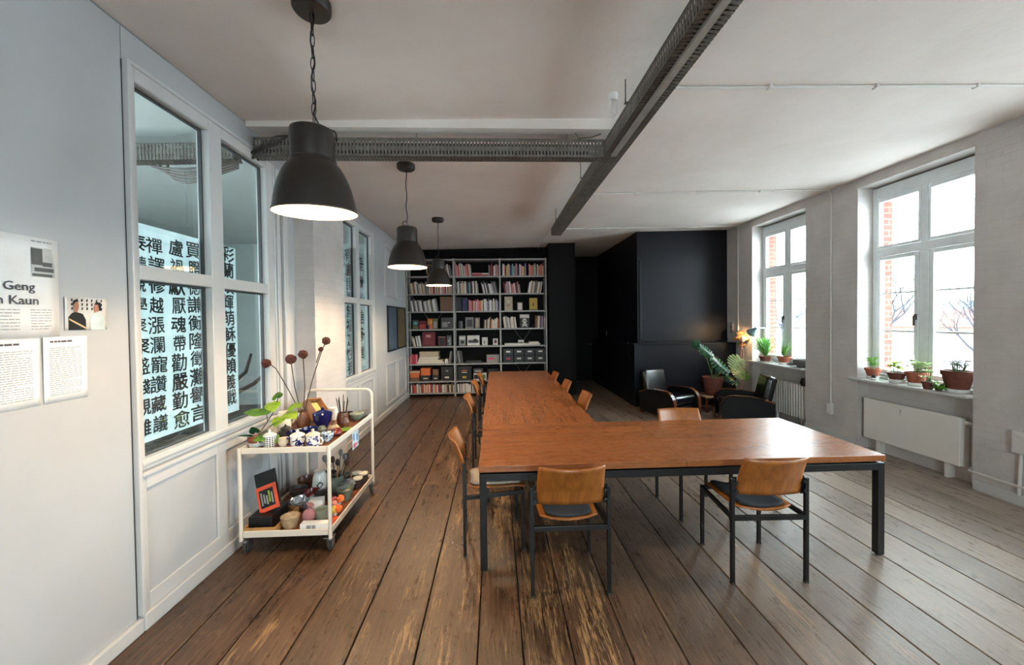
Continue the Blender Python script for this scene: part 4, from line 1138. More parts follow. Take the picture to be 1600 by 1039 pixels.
face_book('small dark picture frame on the fifth shelf, left bay', 680, 692, 5, 0.22, 'dark red', [('picture', BM('black'), .15, .85, .1, .85), ('pale_edge', BM('cream'), .0, 1.0, .95, 1.0)])
face_book('dark booklet with small white dots beside the post on the fifth shelf', 693.5, 701, 5, 0.25, 'dark grey', [('white_dot', BM('white'), .3, .55, .4, .55), ('grey_patch', BM('grey'), .5, .95, .05, .8)])
face_book('black and white picture book at the left of the fifth shelf, middle bay', 713, 724, 5, 0.24, 'grey', [('dark_shape', BM('black'), .3, .75, .2, .5), ('pale_shape', BM('white'), .1, .9, .6, .9)])
face_book('wide black and white photo print on the fifth shelf, middle bay', 726.5, 746, 5, 0.24, 'white', [('photo_dark', BM('dark grey'), .08, .92, .25, .55), ('photo_oval', BM('black'), .5, .8, .3, .65)])
face_book('small white booklet with grey spine on the fifth shelf, middle bay', 750, 759, 5, 0.19, 'white', [('cover_print', BM('grey'), .3, .6, .2, .6)])
face_book('small white card with dark round picture on the fifth shelf, middle bay', 767.5, 775.5, 5, 0.16, 'white', [('dark_picture', BM('dark red'), .3, .75, .3, .75)])
def flat_book(label, p0, p1, row, z, th, colour, d=0.22, y=0.06, name='flat_book', cat='book', grp=None, art=None):
    x0, x1 = PX(p0), PX(p1); w = x1-x0
    o = MB().box(-w/2, w/2, 0, d, 0, th*0.12).box(-w/2, w/2, 0, d, th*0.88, th).box(-w/2+.003, w/2-.003, .003, d-.003, th*0.12, th*.88, 1)
    ob = o.build(name, [bmat(colour), PAGES if art is None else art]); ob.location = ((x0+x1)/2, SY0+y, row_z(row)+0.001+z)
    return tag(ob, label, cat, grp)
flat_book('red books lying flat between leaning spines on the top shelf, lower one', 737, 761, 1, 0, 0.035, 'red', art=BM('red'))
flat_book('pink book lying flat on a red one on the top shelf, middle bay', 736, 750, 1, 0.036, 0.045, 'magenta', art=BM('pink'))
flat_book('grey book lying flat beside a pink one on the top shelf, middle bay', 751, 762, 1, 0.036, 0.04, 'grey')
flat_book('wide white folder lying on the fifth shelf, right bay', 786, 843, 5, 0, 0.04, 'white', 0.24)
flat_book('white booklet lying flat on the folder at the right of the fifth shelf', 825, 841, 5, 0.041, 0.035, 'white')
face_book('small white card with black writing-like bands on the fifth shelf, right bay', 808, 817.5, 5, 0.115, 'white', [('black_band', BM('black'), .1, .9, .25, .55)])
flat_book('bottom beige folder of the flat pile on the sixth shelf, left bay', 648, 690, 6, 0, 0.045, 'beige', 0.28)
flat_book('second cream folder of the flat pile on the sixth shelf, left bay', 649, 688, 6, 0.046, 0.04, 'cream', 0.27)
flat_book('third white folder of the flat pile on the sixth shelf, left bay', 650, 680, 6, 0.087, 0.03, 'white', 0.26)
flat_book('fourth beige folder under the cardboard box on the sixth shelf', 651, 682, 6, 0.118, 0.045, 'beige', 0.26)
def carton(label, p0, p1, row, z, h, colour, plate=None, d=0.26, y=0.05, name='archive_box', grp=None, lid=True):
    x0, x1 = PX(p0), PX(p1); w = x1-x0
    t = thing(name, label, 'box', ((x0+x1)/2, SY0+y, row_z(row)+0.001+z), 0, grp)
    MB().box(-w/2+.004, w/2-.004, 0.004, d-.004, 0, h-(0.03 if lid else 0)).build('body', bmat(colour), t, bevel=0.003)
    if lid: MB().box(-w/2, w/2, 0, d, h-0.045, h).build('lid', bmat(colour), t, bevel=0.003)
    for (nm, c, a, b, q, r) in plate or []:
        MB().box(-w/2+w*a, -w/2+w*b, -0.004, 0.003, h*q, h*r).build(nm, BM(c), t, bevel=0.002)
    return t
carton('beige cardboard box on top of the folder pile on the sixth shelf', 651.5, 681, 6, 0.164, 0.12, 'beige')
carton('brown cardboard box on the third shelf beside the left bay post', 685, 706, 3, 0, 0.34, 'brown')
carton('tall black box against the post on the third shelf, middle bay', 710, 719, 3, 0, 0.33, 'black', lid=False)
carton('dark navy box beside the tall black one on the third shelf', 720, 728.5, 3, 0, 0.31, 'navy', lid=False)
carton('small white box at the right of the folder pile on the sixth shelf', 691, 697, 6, 0, 0.1, 'white', lid=False)
flat_book('dark tray lying flat alone on the sixth shelf, middle bay', 724, 749, 6, 0, 0.05, 'dark grey', art=BM('black'))
carton('grey box with a pink label on the sixth shelf, middle bay', 757, 777.5, 6, 0, 0.19, 'grey', [('label_plate', 'magenta', .15, .6, .4, .62)])
for i in range(4):
    for j in range(2):
        lb = 'magenta' if (i == 0 and j == 0) else 'white'
        carton('black archive box with %s label, %s from the left, %s row on the sixth shelf' % ('pink' if lb == 'magenta' else 'white', ORD[i+1], ('lower', 'upper')[j]), 783.5+17.1*i, 800+17.1*i, 6, j*0.165, 0.16, 'black', [('label_plate', lb, .3, .7, .45, .68)], grp='black archive boxes on the sixth shelf', lid=True)
carton('lower brown box of the orange pair at the left end of the seventh shelf', 636, 651, 7, 0, 0.09, 'brown', lid=False)
carton('middle orange box at the left end of the seventh shelf', 636.5, 650.5, 7, 0.091, 0.06, 'orange', lid=False)
carton('upper beige box at the left end of the seventh shelf', 636, 651.5, 7, 0.152, 0.09, 'orange', [('top_band', 'beige', 0, 1, .55, 1.0)], lid=False)
carton('black labelled box under the orange one on the seventh shelf', 652.5, 668, 7, 0, 0.13, 'black', [('label_plate', 'beige', .3, .75, .35, .6)])
carton('orange box standing on a black one on the seventh shelf, left bay', 653, 668, 7, 0.131, 0.17, 'orange')
carton('black labelled box under the brown one on the seventh shelf', 670.5, 682, 7, 0, 0.13, 'black', [('label_plate', 'beige', .3, .7, .35, .6)])
carton('brown box standing on a black one on the seventh shelf, left bay', 671.5, 681, 7, 0.131, 0.14, 'brown')
carton('tall black box with two white labels on the seventh shelf, left bay', 685, 704, 7, 0, 0.33, 'black', [('label_plate', 'cream', .3, .65, .18, .3), ('small_label', 'grey', .4, .6, .65, .75)])
carton('black box with orange and green labels on the seventh shelf, middle bay', 711, 733, 7, 0, 0.33, 'black', [('label_plate', 'yellow', .35, .62, .15, .3), ('orange_strip', 'orange', .3, .68, .68, .74), ('white_strip', 'white', .3, .68, .55, .6)])
carton('pale printed box at the front of the seventh shelf, middle bay', 736, 757, 7, 0, 0.16, 'white', [('black_print', 'black', .05, .45, .2, .8), ('green_print', 'green', .55, .9, .2, .8)], lid=False)
carton('dark flat box on the printed box on the seventh shelf, middle bay', 736, 751, 7, 0.161, 0.11, 'dark grey', [('white_strip', 'white', .2, .8, .4, .6)])
carton('dark lidded box at the right of the seventh shelf, middle bay', 758, 776, 7, 0, 0.26, 'black')
face_book('small white card with grey picture on the seventh shelf, right bay', 784, 791, 7, 0.16, 'white', [('grey_picture', BM('grey'), .15, .85, .3, .8)])
fill(2, 7, 792, 797, ['pink', 'dark grey'], 0, (0.16, 0.2))
for p, c, nm in ((811, 'turquoise', 'blue green'), (814.5, 'grey', 'grey')):
    t = thing('bottle', 'small %s bottle on the seventh shelf of the right bay' % nm, 'bottle', (PX(p), SY0+0.12, row_z(7)+.001))
    MB().lathe([(0, 0), (0.018, 0), (0.018, 0.11), (0.008, 0.13), (0.008, 0.15), (0, 0.15)], n=14).build('body', BM(c), t, smooth=True)
    MB().lathe([(0, .15), (0.01, .15), (0.01, .17), (0, .17)], n=12).build('cap', BM('black'), t, smooth=True)
carton('low white box at the right end of the seventh shelf, right bay', 842, 851, 7, 0, 0.1, 'cream', lid=False)
carton('small white box near the bottles on the seventh shelf, right bay', 822, 829, 7, 0, 0.09, 'white', lid=False)
t = thing('framed_picture', 'dark oval-framed picture with gold rim leaning on the top shelf, left bay', 'picture', (PX(669), SY0+0.12, row_z(1)+.001))
MB().box(-0.09, 0.09, 0, 0.03, 0, 0.33).build('backing', BM('black'), t)
MB().tube([(0.07*math.cos(a), -0.004, 0.16+0.12*math.sin(a)) for a in (2*PI*i/24 for i in range(24))], 0.009, 6, closed=True).build('rim', BM('yellow'), t, smooth=True)

# ------------------------------------------------------------------ lounge corner
def armchair(label, x, y, rz):
    t = thing('armchair', label, 'armchair', (x, y, 0), rz, 'two black leather club armchairs')
    def arc(cx, cz, r, a0, a1, n): return [(cx+r*math.cos(math.radians(a0+(a1-a0)*i/n)), cz+r*math.sin(math.radians(a0+(a1-a0)*i/n))) for i in range(n+1)]
    top = [(-0.40, 0.40), (-0.25, 0.455), (-0.05, 0.485)] + arc(0.18, 0.27, 0.22, 95, 0, 12) + [(0.405, 0.15), (0.40, 0.0)]
    for sx in (-1, 1):
        prof = [(-0.38, 0.05)] + [(u, v-0.012) for u, v in top[:-1]] + [(0.395, 0.03), (0.36, 0.03)]
        MB().prism(prof, lambda u, v, d: (d, u, v), sx*0.30, sx*0.345).build('side_panel', plain('black_side_leather', (11, 11, 13), 0.55, 0, 0.1, 40, 0.25), t)
        rim = MB()
        n = len(top)
        for i in range(n-1):
            a, b = Vector((0, *top[i])), Vector((0, *top[i+1]))
        ov = [(u, v) for u, v in top]; inn = []
        for i, (u, v) in enumerate(top):
            p, q = Vector(top[max(i-1, 0)]), Vector(top[min(i+1, n-1)])
            d = (q-p).normalized(); inn.append((u+d.y*0.026*-1*-1 if False else u - (-d.y)*-0.026*-1, v - d.x*0.026))
        inn = []
        for i, (u, v) in enumerate(top):
            p, q = Vector(top[max(i-1, 0)]), Vector(top[min(i+1, n-1)]); d = (q-p).normalized()
            nrm = Vector((d.y, -d.x)); inn.append((u+nrm.x*0.028, v+nrm.y*0.028))
        x0, x1 = sx*0.29, sx*0.365
        for i in range(n-1):
            P = [top[i], top[i+1], inn[i+1], inn[i]]
            A = [rim.b.verts.new((x0, *p)) for p in P]; B = [rim.b.verts.new((x1, *p)) for p in P]
            for j in range(4): rim.b.faces.new((A[j], A[(j+1) % 4], B[(j+1) % 4], B[j]))
            if i in (0, n-2): rim.b.faces.new(A); rim.b.faces.new(B)
        bmesh.ops.remove_doubles(rim.b, verts=rim.b.verts, dist=1e-5)
        rim.build('arm', M['bent'], t, smooth=True, bevel=0.006)
        MB().box(sx*0.33-0.025, sx*0.33+0.025, -0.37, -0.32, 0, 0.06).build('foot', M['bent'], t)
    def pillow(name, mat4, sx, sy, sz, r=0.06):
        o = MB().box(-sx, sx, -sy, sy, -sz, sz, 0).build(name, M['leather'], t, bevel=r, seg=4, smooth=True)
        o.matrix_local = mat4; return o
    pillow('seat_cushion', Matrix.Translation((0, 0.06, 0.30)) @ Matrix.Rotation(0.06, 4, 'X'), 0.285, 0.31, 0.085)
    MB().box(-0.29, 0.29, -0.30, 0.33, 0.07, 0.21).build('seat_base', M['leather'], t, bevel=0.02)
    pillow('back_cushion', Matrix.Translation((0, -0.33, 0.53)) @ Matrix.Rotation(0.22, 4, 'X'), 0.285, 0.075, 0.28)
    return t
armchair('black leather club armchair with bentwood arms against the dark dado', 3.20, 7.0, math.radians(-64)-PI/2)
armchair('black leather club armchair with bentwood arms in front of the ribbed radiator', 4.22, 6.42, math.radians(158)-PI/2)
t = thing('low_table', 'low slatted wooden stool table between the armchairs', 'table', (4.16, 7.22, 0))
for i in range(4): MB().box(-0.27, 0.27, -0.24+i*0.125, -0.13+i*0.125, 0.27, 0.295).build('slat', m_wood2 if False else plain('pale_oak', (150, 116, 84), 0.5, 0, .12, 8), t, bevel=0.003)
for sx in (-0.23, 0.23):
    for sy in (-0.2, 0.2): MB().box(sx-.02, sx+.02, sy-.02, sy+.02, 0, 0.27).build('leg', M['bent'], t)

def pot_prof(r, h, rim=0.012): return [(0, 0), (r*0.72, 0), (r*0.95, h*0.72), (r*0.95, h*0.74), (r+rim*0.4, h*0.75), (r+rim*0.5, h), (r*0.9, h), (r*0.86, h*0.88), (0, h*0.88)]
def monstera_leaf(mb, base, tip, normal, width, mi=0, seed=0):
    """heart-shaped leaf with deep splits: base (stalk end) to tip"""
    base, tip = Vector(base), Vector(tip); ax = tip-base; L = ax.length; ax.normalize()
    nz = Vector(normal); nz = (nz-ax*nz.dot(ax)).normalized(); sd = ax.cross(nz)
    K = 7
    def wid(s):   # half-width profile along the midrib, s from -0.18 (lobes) to 1
        return width*0.5*max(0.0, math.sin(min(1, max(0, (s+0.22)/1.22))**0.8*PI))**0.7
    def P(s, w): return base+ax*(s*L)+sd*w+nz*(0.10*L*(1-(2*abs(w)/max(width, 1e-6))**2*1.3) - 0.12*L*max(0, s)**2)
    for sg in (-1, 1):
        for k in range(K):
            s0, s1 = k/K, (k+1)/K
            q0, q1 = -0.16+1.10*k/K, -0.16+1.10*(k+0.52)/K          # where the finger meets the outline
            m0, m1 = s0*0.94, s0*0.94+(s1-s0)*0.94                   # where it leaves the midrib
            inn = 0.24
            A = [P(m0, 0), P(m0+(q0-m0)*.35, sg*wid(m0+(q0-m0)*.35)*inn), P(q0+.05, sg*wid(q0)*0.94), P((q0+q1)/2+.07, sg*wid((q0+q1)/2)), P(q1+.06, sg*wid(q1)*0.93), P(m1+(q1-m1)*.35, sg*wid(m1)*inn*1.02), P(m1, 0)]
            vs = [mb.b.verts.new(p) for p in A]
            for tri in ((0, 1, 5, 6), (1, 2, 3, 4, 5)):
                f = mb.b.faces.new([vs[i] for i in tri]); f.material_index = mi
def plant_stalks(mb, pts_list, r):
    for pts in pts_list: mb.tube(pts, r, 6)
t = thing('monstera', 'large monstera in a terracotta pot between the two armchairs', 'potted plant', (4.16, 7.22, 0.296))
MB().lathe(pot_prof(0.18, 0.34), n=32).build('pot', M['dark_terra'], t, smooth=True)
MB().lathe([(0, 0.30), (0.155, 0.305), (0, 0.31)], n=20).build('soil', M['soil'], t)
o = Vector((4.16, 7.22, 0.296))
LV = [((3.82, 7.15, 1.23), (3.70, 7.05, 1.36), (-.3, -1, .1), 0.21, 'leaf_dark'), ((3.84, 7.1, 1.22), (4.06, 7.0, 1.04), (.2, -1, .35), 0.24, 'leaf_dark'),
      ((4.05, 7.05, 1.0), (4.33, 6.92, 0.72), (.35, -1, .35), 0.30, 'leaf_dark'), ((4.58, 7.05, 1.0), (4.38, 6.98, 0.80), (-.05, -1, .25), 0.36, 'leaf_pale'),
      ((4.66, 7.2, 0.80), (4.52, 6.98, 0.62), (-.1, -1, .4), 0.30, 'leaf_pale'), ((4.62, 7.25, 0.78), (4.76, 7.02, 0.60), (0, -1, .4), 0.28, 'leaf'), ((4.40, 7.15, .64), (4.50, 6.92, 0.52), (.1, -.8, .6), 0.26, 'leaf_dark')]
for i, (b_, tp, nm, w, mt) in enumerate(LV):
    mb = MB(); monstera_leaf(mb, Vector(b_)-o, Vector(tp)-o, nm, w, 0, i)
    lf = mb.build('leaf', M[mt], t)
    b0 = Vector(b_)-o
    MB().tube([(0.02*math.cos(i), 0.02*math.sin(i), 0.3), (b0.x*0.35, b0.y*0.35+0.02, 0.3+(b0.z-0.3)*0.6), (b0.x*0.8, b0.y*0.85+.02, 0.3+(b0.z-0.3)*0.98), tuple(b0)], 0.007, 6).build('stalk', M['green_stem'], lf, smooth=True)

# desk lamp clamped on the sill, lighting the wall
t = thing('desk_lamp', 'blue grey desk lamp reaching over the far window sill, lit', 'lamp', (4.98, 6.93, 0.956))
MB().lathe([(0, 0), (0.07, 0), (0.07, 0.012), (0.02, 0.02), (0, 0.02)], n=24).build('base', M['steel'], t, smooth=True)
MB().tube([(0, 0, 0.02), (0.04, 0.03, 0.35), (0.0, -0.02, 0.62)], 0.007, 8).tube([(0.0, -0.02, 0.62), (-0.19, -0.02, 0.62)], 0.007, 8).build('arm', M['steel'], t, smooth=True)
hd = MB().lathe([(0.085, 0), (0.08, 0.03), (0.055, 0.085), (0.03, 0.115), (0.026, 0.16), (0.02, 0.17), (0, 0.17)], n=28).build('lamp_shade', plain('blue_grey_enamel', (112, 132, 142), 0.4), t, smooth=True, solid=0.003)
hd.location = (-0.19, 0.10, 0.52); hd.rotation_euler = (math.radians(48), math.radians(12), 0)
MB().ball((0, 0, 0.05), 0.028, 8).build('bulb', emit('desk_bulb', (255, 196, 120), 40), hd, smooth=True)
dl = lamp_light('desk_light', 'SPOT', (0, 0, 0.03), 9, (1.0, 0.66, 0.36), 0.03, (0, 0, 0), math.radians(140)); dl.parent = hd
t = thing('dried_fungus', 'pale dried bracket fungus hung on the wall by the far window', 'wall decoration', (WX-0.01, 7.36, 1.42))
for i, (y, z, r) in enumerate(((0, 0.0, 0.13), (-0.1, -0.04, 0.11), (0.1, -0.05, 0.1), (-0.02, -0.16, 0.08), (0.06, 0.06, 0.07))):
    MB().lathe([(0, 0.03), (r*.6, 0.02), (r, -0.01), (r*.9, -0.035), (r*.4, -0.03), (0, -0.05)], (0, 0, 0), 20, 0, Matrix.Translation((-0.04, y, z)) @ Matrix.Rotation(-0.35, 4, 'Y')).build('cap', plain('dried_fungus', (196, 150, 96), 0.85, 0, .15, 20), t, smooth=True)
t = thing('potted_flower', 'pink stemmed flower standing at the far window wall', 'flower', (4.68, 7.18, 0.0))
MB().lathe(pot_prof(0.08, 0.13), n=20).build('pot', M['white_china'], t, smooth=True)
MB().tube([(0, 0, 0.11), (0.02, 0, 0.6), (0, -0.02, 1.1), (0.02, -0.04, 1.32)], 0.007, 6).tube([(0.01, 0.01, 0.11), (0.05, 0.02, 0.6), (0.06, 0, 1.1), (0.03, -0.02, 1.2)], 0.006, 6).build('stem', plain('pink_stem', (196, 130, 116), 0.6), t, smooth=True)
MB().ball((0.02, -0.04, 1.36), 0.05, 8, 0, (0.8, 0.7, 1.4)).build('bloom', plain('pink_bloom', (222, 150, 134), 0.6), t, smooth=True)
t = thing('intercom_panel', 'grey intercom panel on the wall strip beside the dark wall', 'intercom', (WX, 7.72, 1.45))
MB().box(-0.03, 0, -0.05, 0.05, 0, 0.22).build('housing', plain('warm_grey', (150, 140, 134), 0.5), t, bevel=0.004)
MB().lathe([(0, 0), (0.02, 0), (0.02, 0.006), (0, 0.006)], (0, 0, 0), 14, 0, Matrix.Translation((-0.03, 0, 0.13)) @ Matrix.Rotation(-PI/2, 4, 'Y')).build('button', M['gasket'], t)

# ------------------------------------------------------------------ radiators
t = thing('radiator', 'white flat-panel radiator under the window with succulents', 'radiator', (4.96, 4.385, 0.17))
MB().box(-0.06, -0.045, -0.535, 0.535, 0, 0.525).build('front_panel', M['white_metal'], t, bevel=0.006)
MB().box(-0.044, 0.035, -0.53, 0.53, 0.01, 0.515).build('core', M['white_metal'], t, bevel=0.003)
MB().box(-0.045, 0.04, -0.538, -0.531, 0.005, 0.52).build('side_cover', M['white_metal'], t, bevel=0.002)
MB().box(-0.045, 0.04, 0.531, 0.538, 0.005, 0.52).build('side_cover', M['white_metal'], t, bevel=0.002)
MB().tube([(0, -0.53, 0.47), (0, -0.6, 0.47), (0.05, -0.6, 0.47)], 0.011, 8).build('pipe', M['conduit'], t, smooth=True)
vb = MB().lathe([(0, 0), (0.02, 0), (0.022, 0.05), (0.015, 0.06), (0, 0.06)], (0, 0, 0), 14, 0, Matrix.Translation((0, -0.54, 0.47)) @ Matrix.Rotation(PI/2, 4, 'X')).build('valve', M['white_metal'], t, smooth=True)
mb = MB(); add_text(mb, '?', 0.10, axes((-0.0615, 0.085, 0.40), (0, -1, 0), (0, 0, 1)), 0.0); mb.build('mark', M['grey_print'], t)
MB().box(-0.02, 0.08, -0.4, -0.36, -0.17, 0.0).build('bracket', M['white_metal'], t); MB().box(-0.02, 0.08, 0.36, 0.4, -0.17, 0.0).build('bracket', M['white_metal'], t)
t = thing('radiator', 'ribbed white radiator below the far window', 'radiator', (4.96, 6.32, 0.12))
for i in range(14):
    y = -0.40+i*0.056
    MB().box(-0.05, 0.04, y-0.019, y+0.019, 0, 0.55).build('rib', M['white_metal'], t, bevel=0.014, seg=3)
MB().tube([(0, -0.42, 0.05), (0, 0.36, 0.05)], 0.014, 8).tube([(0, -0.42, 0.5), (0, 0.36, 0.5)], 0.014, 8).build('header_pipe', M['white_metal'], t, smooth=True)
for y in (-0.3, 0.25): MB().box(-0.02, 0.02, y-.012, y+.012, -0.12, 0.02).build('foot', M['white_metal'], t)
t = thing('spot_lamp', 'black spot fixture hanging under the far sill by the radiator', 'lamp', (4.93, 5.93, 0.72))
MB().lathe([(0, 0.08), (0.05, 0.07), (0.07, 0.0), (0.05, -0.05), (0, -0.05)], n=20).build('head', M['black'], t, smooth=True)
MB().tube([(0, 0, 0.07), (0.03, 0, 0.14), (0.09, 0.02, 0.15)], 0.008, 6).build('arm', M['black'], t, smooth=True)

# ------------------------------------------------------------------ sill plants
SZL = 0.956
def saucer(t, r, mat): return MB().lathe([(0, 0), (r*0.8, 0), (r, 0.018), (r*.97, 0.02), (r*0.78, 0.005), (0, 0.005)], n=28).build('saucer', mat, t, smooth=True)
def leafy(mb, c, n, R, h, rnd, lw=0.02, ll=0.06, droop=0.3, z0=0.0):
    for i in range(n):
        a = rnd.uniform(0, 2*PI); rr = R*math.sqrt(rnd.random()); z = z0+rnd.uniform(0, h)
        p = Vector(c)+Vector((rr*math.cos(a), rr*math.sin(a), z)); d = Vector((math.cos(a), math.sin(a), rnd.uniform(-droop, 0.8))).normalized()
        s = d.cross(Vector((0, 0, 1))).normalized(); L = ll*rnd.uniform(.7, 1.2); w = lw*rnd.uniform(.8, 1.2); up = s.cross(d)
        v = [p, p+d*L*.35+s*w-up*.1*L, p+d*L*.75+s*w*.8, p+d*L-up*L*.15, p+d*L*.75-s*w*.8, p+d*L*.35-s*w-up*.1*L]
        f = mb.b.faces.new([mb.b.verts.new(q) for q in v])
def sill_pot(label, name, x, y, r, h, mat, dish=None, foot=0.0):
    t = thing(name, label, 'potted plant', (x, y, SZL+0.001), 0, 'potted plants on the window sills')
    z0 = 0.0
    if dish is not None:
        MB().lathe([(0, 0), (r*0.72, 0), (r*0.8, 0.03), (r*.95, 0.034), (r*.95, 0.04), (r*.7, 0.038), (0, 0.036)], n=28).build('stand', dish, t, smooth=True); z0 = 0.037
    MB().lathe([(q, z+z0) for q, z in pot_prof(r, h)], n=28).build('pot', mat, t, smooth=True)
    MB().lathe([(0, h*0.9+z0), (r*0.86, h*0.9+z0), (0, h*.93+z0)], n=20).build('soil', M['soil'], t)
    return t, h+z0
def succulent(t, z, R, n, rnd, mat, ll=0.05, stems=True):
    st = MB(); lv = MB()
    for i in range(n):
        a = rnd.uniform(0, 2*PI); rr = R*rnd.uniform(0.1, 0.8); hh = rnd.uniform(0.03, 0.12)
        x, y = rr*math.cos(a), rr*math.sin(a)
        st.tube([(x*.6, y*.6, z-0.02), (x, y, z+hh)], 0.003, 5)
        for k in range(7):
            b = 2*PI*k/7+a
            p = Vector((x, y, z+hh)); d = Vector((math.cos(b), math.sin(b), 0.55)).normalized(); s = d.cross(Vector((0, 0, 1))).normalized()
            lv.b.faces.new([lv.b.verts.new(q) for q in (p, p+d*ll*.4+s*ll*.22, p+d*ll*.8+s*ll*.16, p+d*ll, p+d*ll*.8-s*ll*.16, p+d*ll*.4-s*ll*.22)])
    st.build('stems', M['green_stem'], t); lv.build('leaves', mat, t)
rnd = random.Random(11)
t, z = sill_pot('small terracotta pot with sprouting succulent at the far end of the nearer sill', 'potted_succulent', 4.945, 4.84, 0.08, 0.10, M['terracotta'], M['white_china'])
succulent(t, z, 0.07, 9, rnd, M['leaf'], 0.06)
t, z = sill_pot('shallow brown pot with yellow green succulent, second from the far end of its sill', 'potted_succulent', 4.95, 4.545, 0.088, 0.085, M['dark_terra'], M['white_china'])
succulent(t, z, 0.08, 9, rnd, M['leaf_lime'], 0.07)
MB().tube([(0.02, 0, z), (0.0, -0.02, z+.1), (0.03, -.03, z+.2)], 0.003, 5).tube([(-0.02, -0.05, z), (-.02, -.06, z+.12), (0, -.08, z+.23)], 0.003, 5).build('flower_stalks', M['green_stem'], t)
mb = MB(); leafy(mb, (0.02, -0.04, z+.16), 7, 0.03, 0.08, rnd, 0.010, 0.035); mb.build('pale_flowers', M['leaf_pale'], t)
t, z = sill_pot('wide terracotta bowl pot of grey succulents in the middle of the nearer sill', 'potted_succulent', 4.93, 4.30, 0.098, 0.125, M['terracotta'], M['white_china'])
succulent(t, z, 0.11, 18, rnd, M['leaf_pale'], 0.06)
t, z = sill_pot('little dark terracotta pot with pale trailing plant at the sill front edge', 'potted_succulent', 4.835, 4.10, 0.052, 0.085, M['dark_terra'])
succulent(t, z, 0.05, 8, rnd, M['leaf_pale'], 0.045)
t = thing('green_succulent', 'bright green rosette plants lying on the sill beside the largest pot', 'plant', (4.86, 4.0, SZL+0.001), 0)
mb = MB(); leafy(mb, (0, 0, 0.01), 60, 0.06, 0.07, rnd, 0.016, 0.05, 0.1); mb.build('leaves', M['leaf'], t)
mb = MB(); leafy(mb, (-0.03, -0.05, 0.012), 26, 0.03, 0.04, rnd, 0.018, 0.045, 0.0); mb.build('bright_leaves', m_leaf('bright_green_leaf', (70, 150, 40), (130, 200, 70)), t)
MB().lathe(pot_prof(0.04, 0.05), (0.02, 0.03, 0), 16).build('pot', M['dark_terra'], t, smooth=True)
t, z = sill_pot('largest dark terracotta bowl pot at the near end of the sill', 'potted_succulent', 4.93, 3.90, 0.122, 0.195, M['dark_terra'], M['white_china'])
succulent(t, z-0.01, 0.13, 26, rnd, m_leaf('grey_leaf', (130, 124, 128), (188, 186, 182)), 0.045)
for (nm, lab, x, y, r, h, mt) in (('glass_jar', 'tall clear glass jar on the nearer sill between the first two pots', 4.99, 4.70, 0.032, 0.12, 'clearglass'), ('glass_jar', 'low clear glass beside a small black jar on the nearer sill', 4.885, 4.66, 0.026, 0.05, 'clearglass')):
    t = thing(nm, lab, 'jar', (x, y, SZL+.001))
    MB().lathe([(0, 0), (r, 0), (r, h*.8), (r*.8, h*.9), (r*.8, h), (r*.72, h), (r*.9, h*.8), (r*.9, 0.006), (0, 0.006)], n=20).build('body', M[mt], t, smooth=True)
    MB().lathe([(r*.8, h), (r*.84, h), (r*.84, h*1.04), (r*.72, h*1.04)], n=20).build('rim', M['white_china'], t, smooth=True)
t = thing('ink_jar', 'small black jar with white label on the nearer sill', 'jar', (4.86, 4.745, SZL+.001))
MB().lathe([(0, 0), (0.026, 0), (0.026, 0.035), (0.02, 0.045), (0.02, 0.065), (0, 0.065)], n=18).build('body', M['black'], t, smooth=True)
MB().lathe([(0.0265, 0.01), (0.0265, 0.026)], n=18).build('label_band', M['paper'], t)
# far sill
t = thing('spider_plant', 'bushy bright green grass-leaved plant on the far sill', 'potted plant', (4.93, 6.83, SZL+.001), 0, 'potted plants on the window sills')
saucer(t, 0.14, M['white_china'])
MB().lathe(pot_prof(0.10, 0.10), (0, 0, 0.006), 24).build('pot', M['dark_terra'], t, smooth=True)
gb = MB()
for i in range(260):
    a = rnd.uniform(0, 2*PI); L = rnd.uniform(0.25, 0.5); hh = rnd.uniform(0.14, 0.40); w = 0.009
    d = Vector((math.cos(a), math.sin(a), 0)); s = Vector((-d.y, d.x, 0)); pr = None
    for k in range(6):
        u = k/5; p = d*L*u*(0.25 if d.x > 0.25 else 0.8)+Vector((0, 0, 0.10+hh*math.sin(u*2.1)))
        cur = (gb.b.verts.new(p+s*w*(1-u*.9)), gb.b.verts.new(p-s*w*(1-u*.9)))
        if pr: gb.b.faces.new((pr[0], cur[0], cur[1], pr[1]))
        pr = cur
gb.build('foliage', m_leaf('fresh_green_leaf', (66, 130, 52), (120, 180, 84)), t)
t, z = sill_pot('terracotta pot with arching grass in the middle of the far sill', 'potted_grass', 4.97, 6.43, 0.10, 0.10, M['terracotta'], M['white_china'])
gb = MB()
for i in range(80):
    a = rnd.uniform(0, 2*PI); L = rnd.uniform(0.18, 0.34); hh = rnd.uniform(0.12, 0.28); d = Vector((math.cos(a), math.sin(a), 0)); s = Vector((-d.y, d.x, 0)); pr = None
    for k in range(5):
        u = k/4; p = d*L*u*.6+Vector((0, 0, z-.01+hh*math.sin(u*2.0))); cur = (gb.b.verts.new(p+s*.005*(1-u*.9)), gb.b.verts.new(p-s*.005*(1-u*.9)))
        if pr: gb.b.faces.new((pr[0], cur[0], cur[1], pr[1]))
        pr = cur
gb.build('foliage', M['leaf'], t)
t = thing('stone_bowl', 'grey stone mortar bowl at the near end of the far sill', 'bowl', (4.97, 6.04, SZL+.001))
MB().lathe([(0, 0), (0.07, 0), (0.075, 0.03), (0.115, 0.07), (0.125, 0.13), (0.105, 0.13), (0.085, 0.06), (0, 0.045)], n=28).build('bowl', plain('grey_stone', (96, 94, 92), 0.8, 0, .15, 30), t, smooth=True)
t = thing('stone_pestle', 'grey carved stone lying beside the mortar on the far sill', 'stone', (4.93, 6.2, SZL+.001))
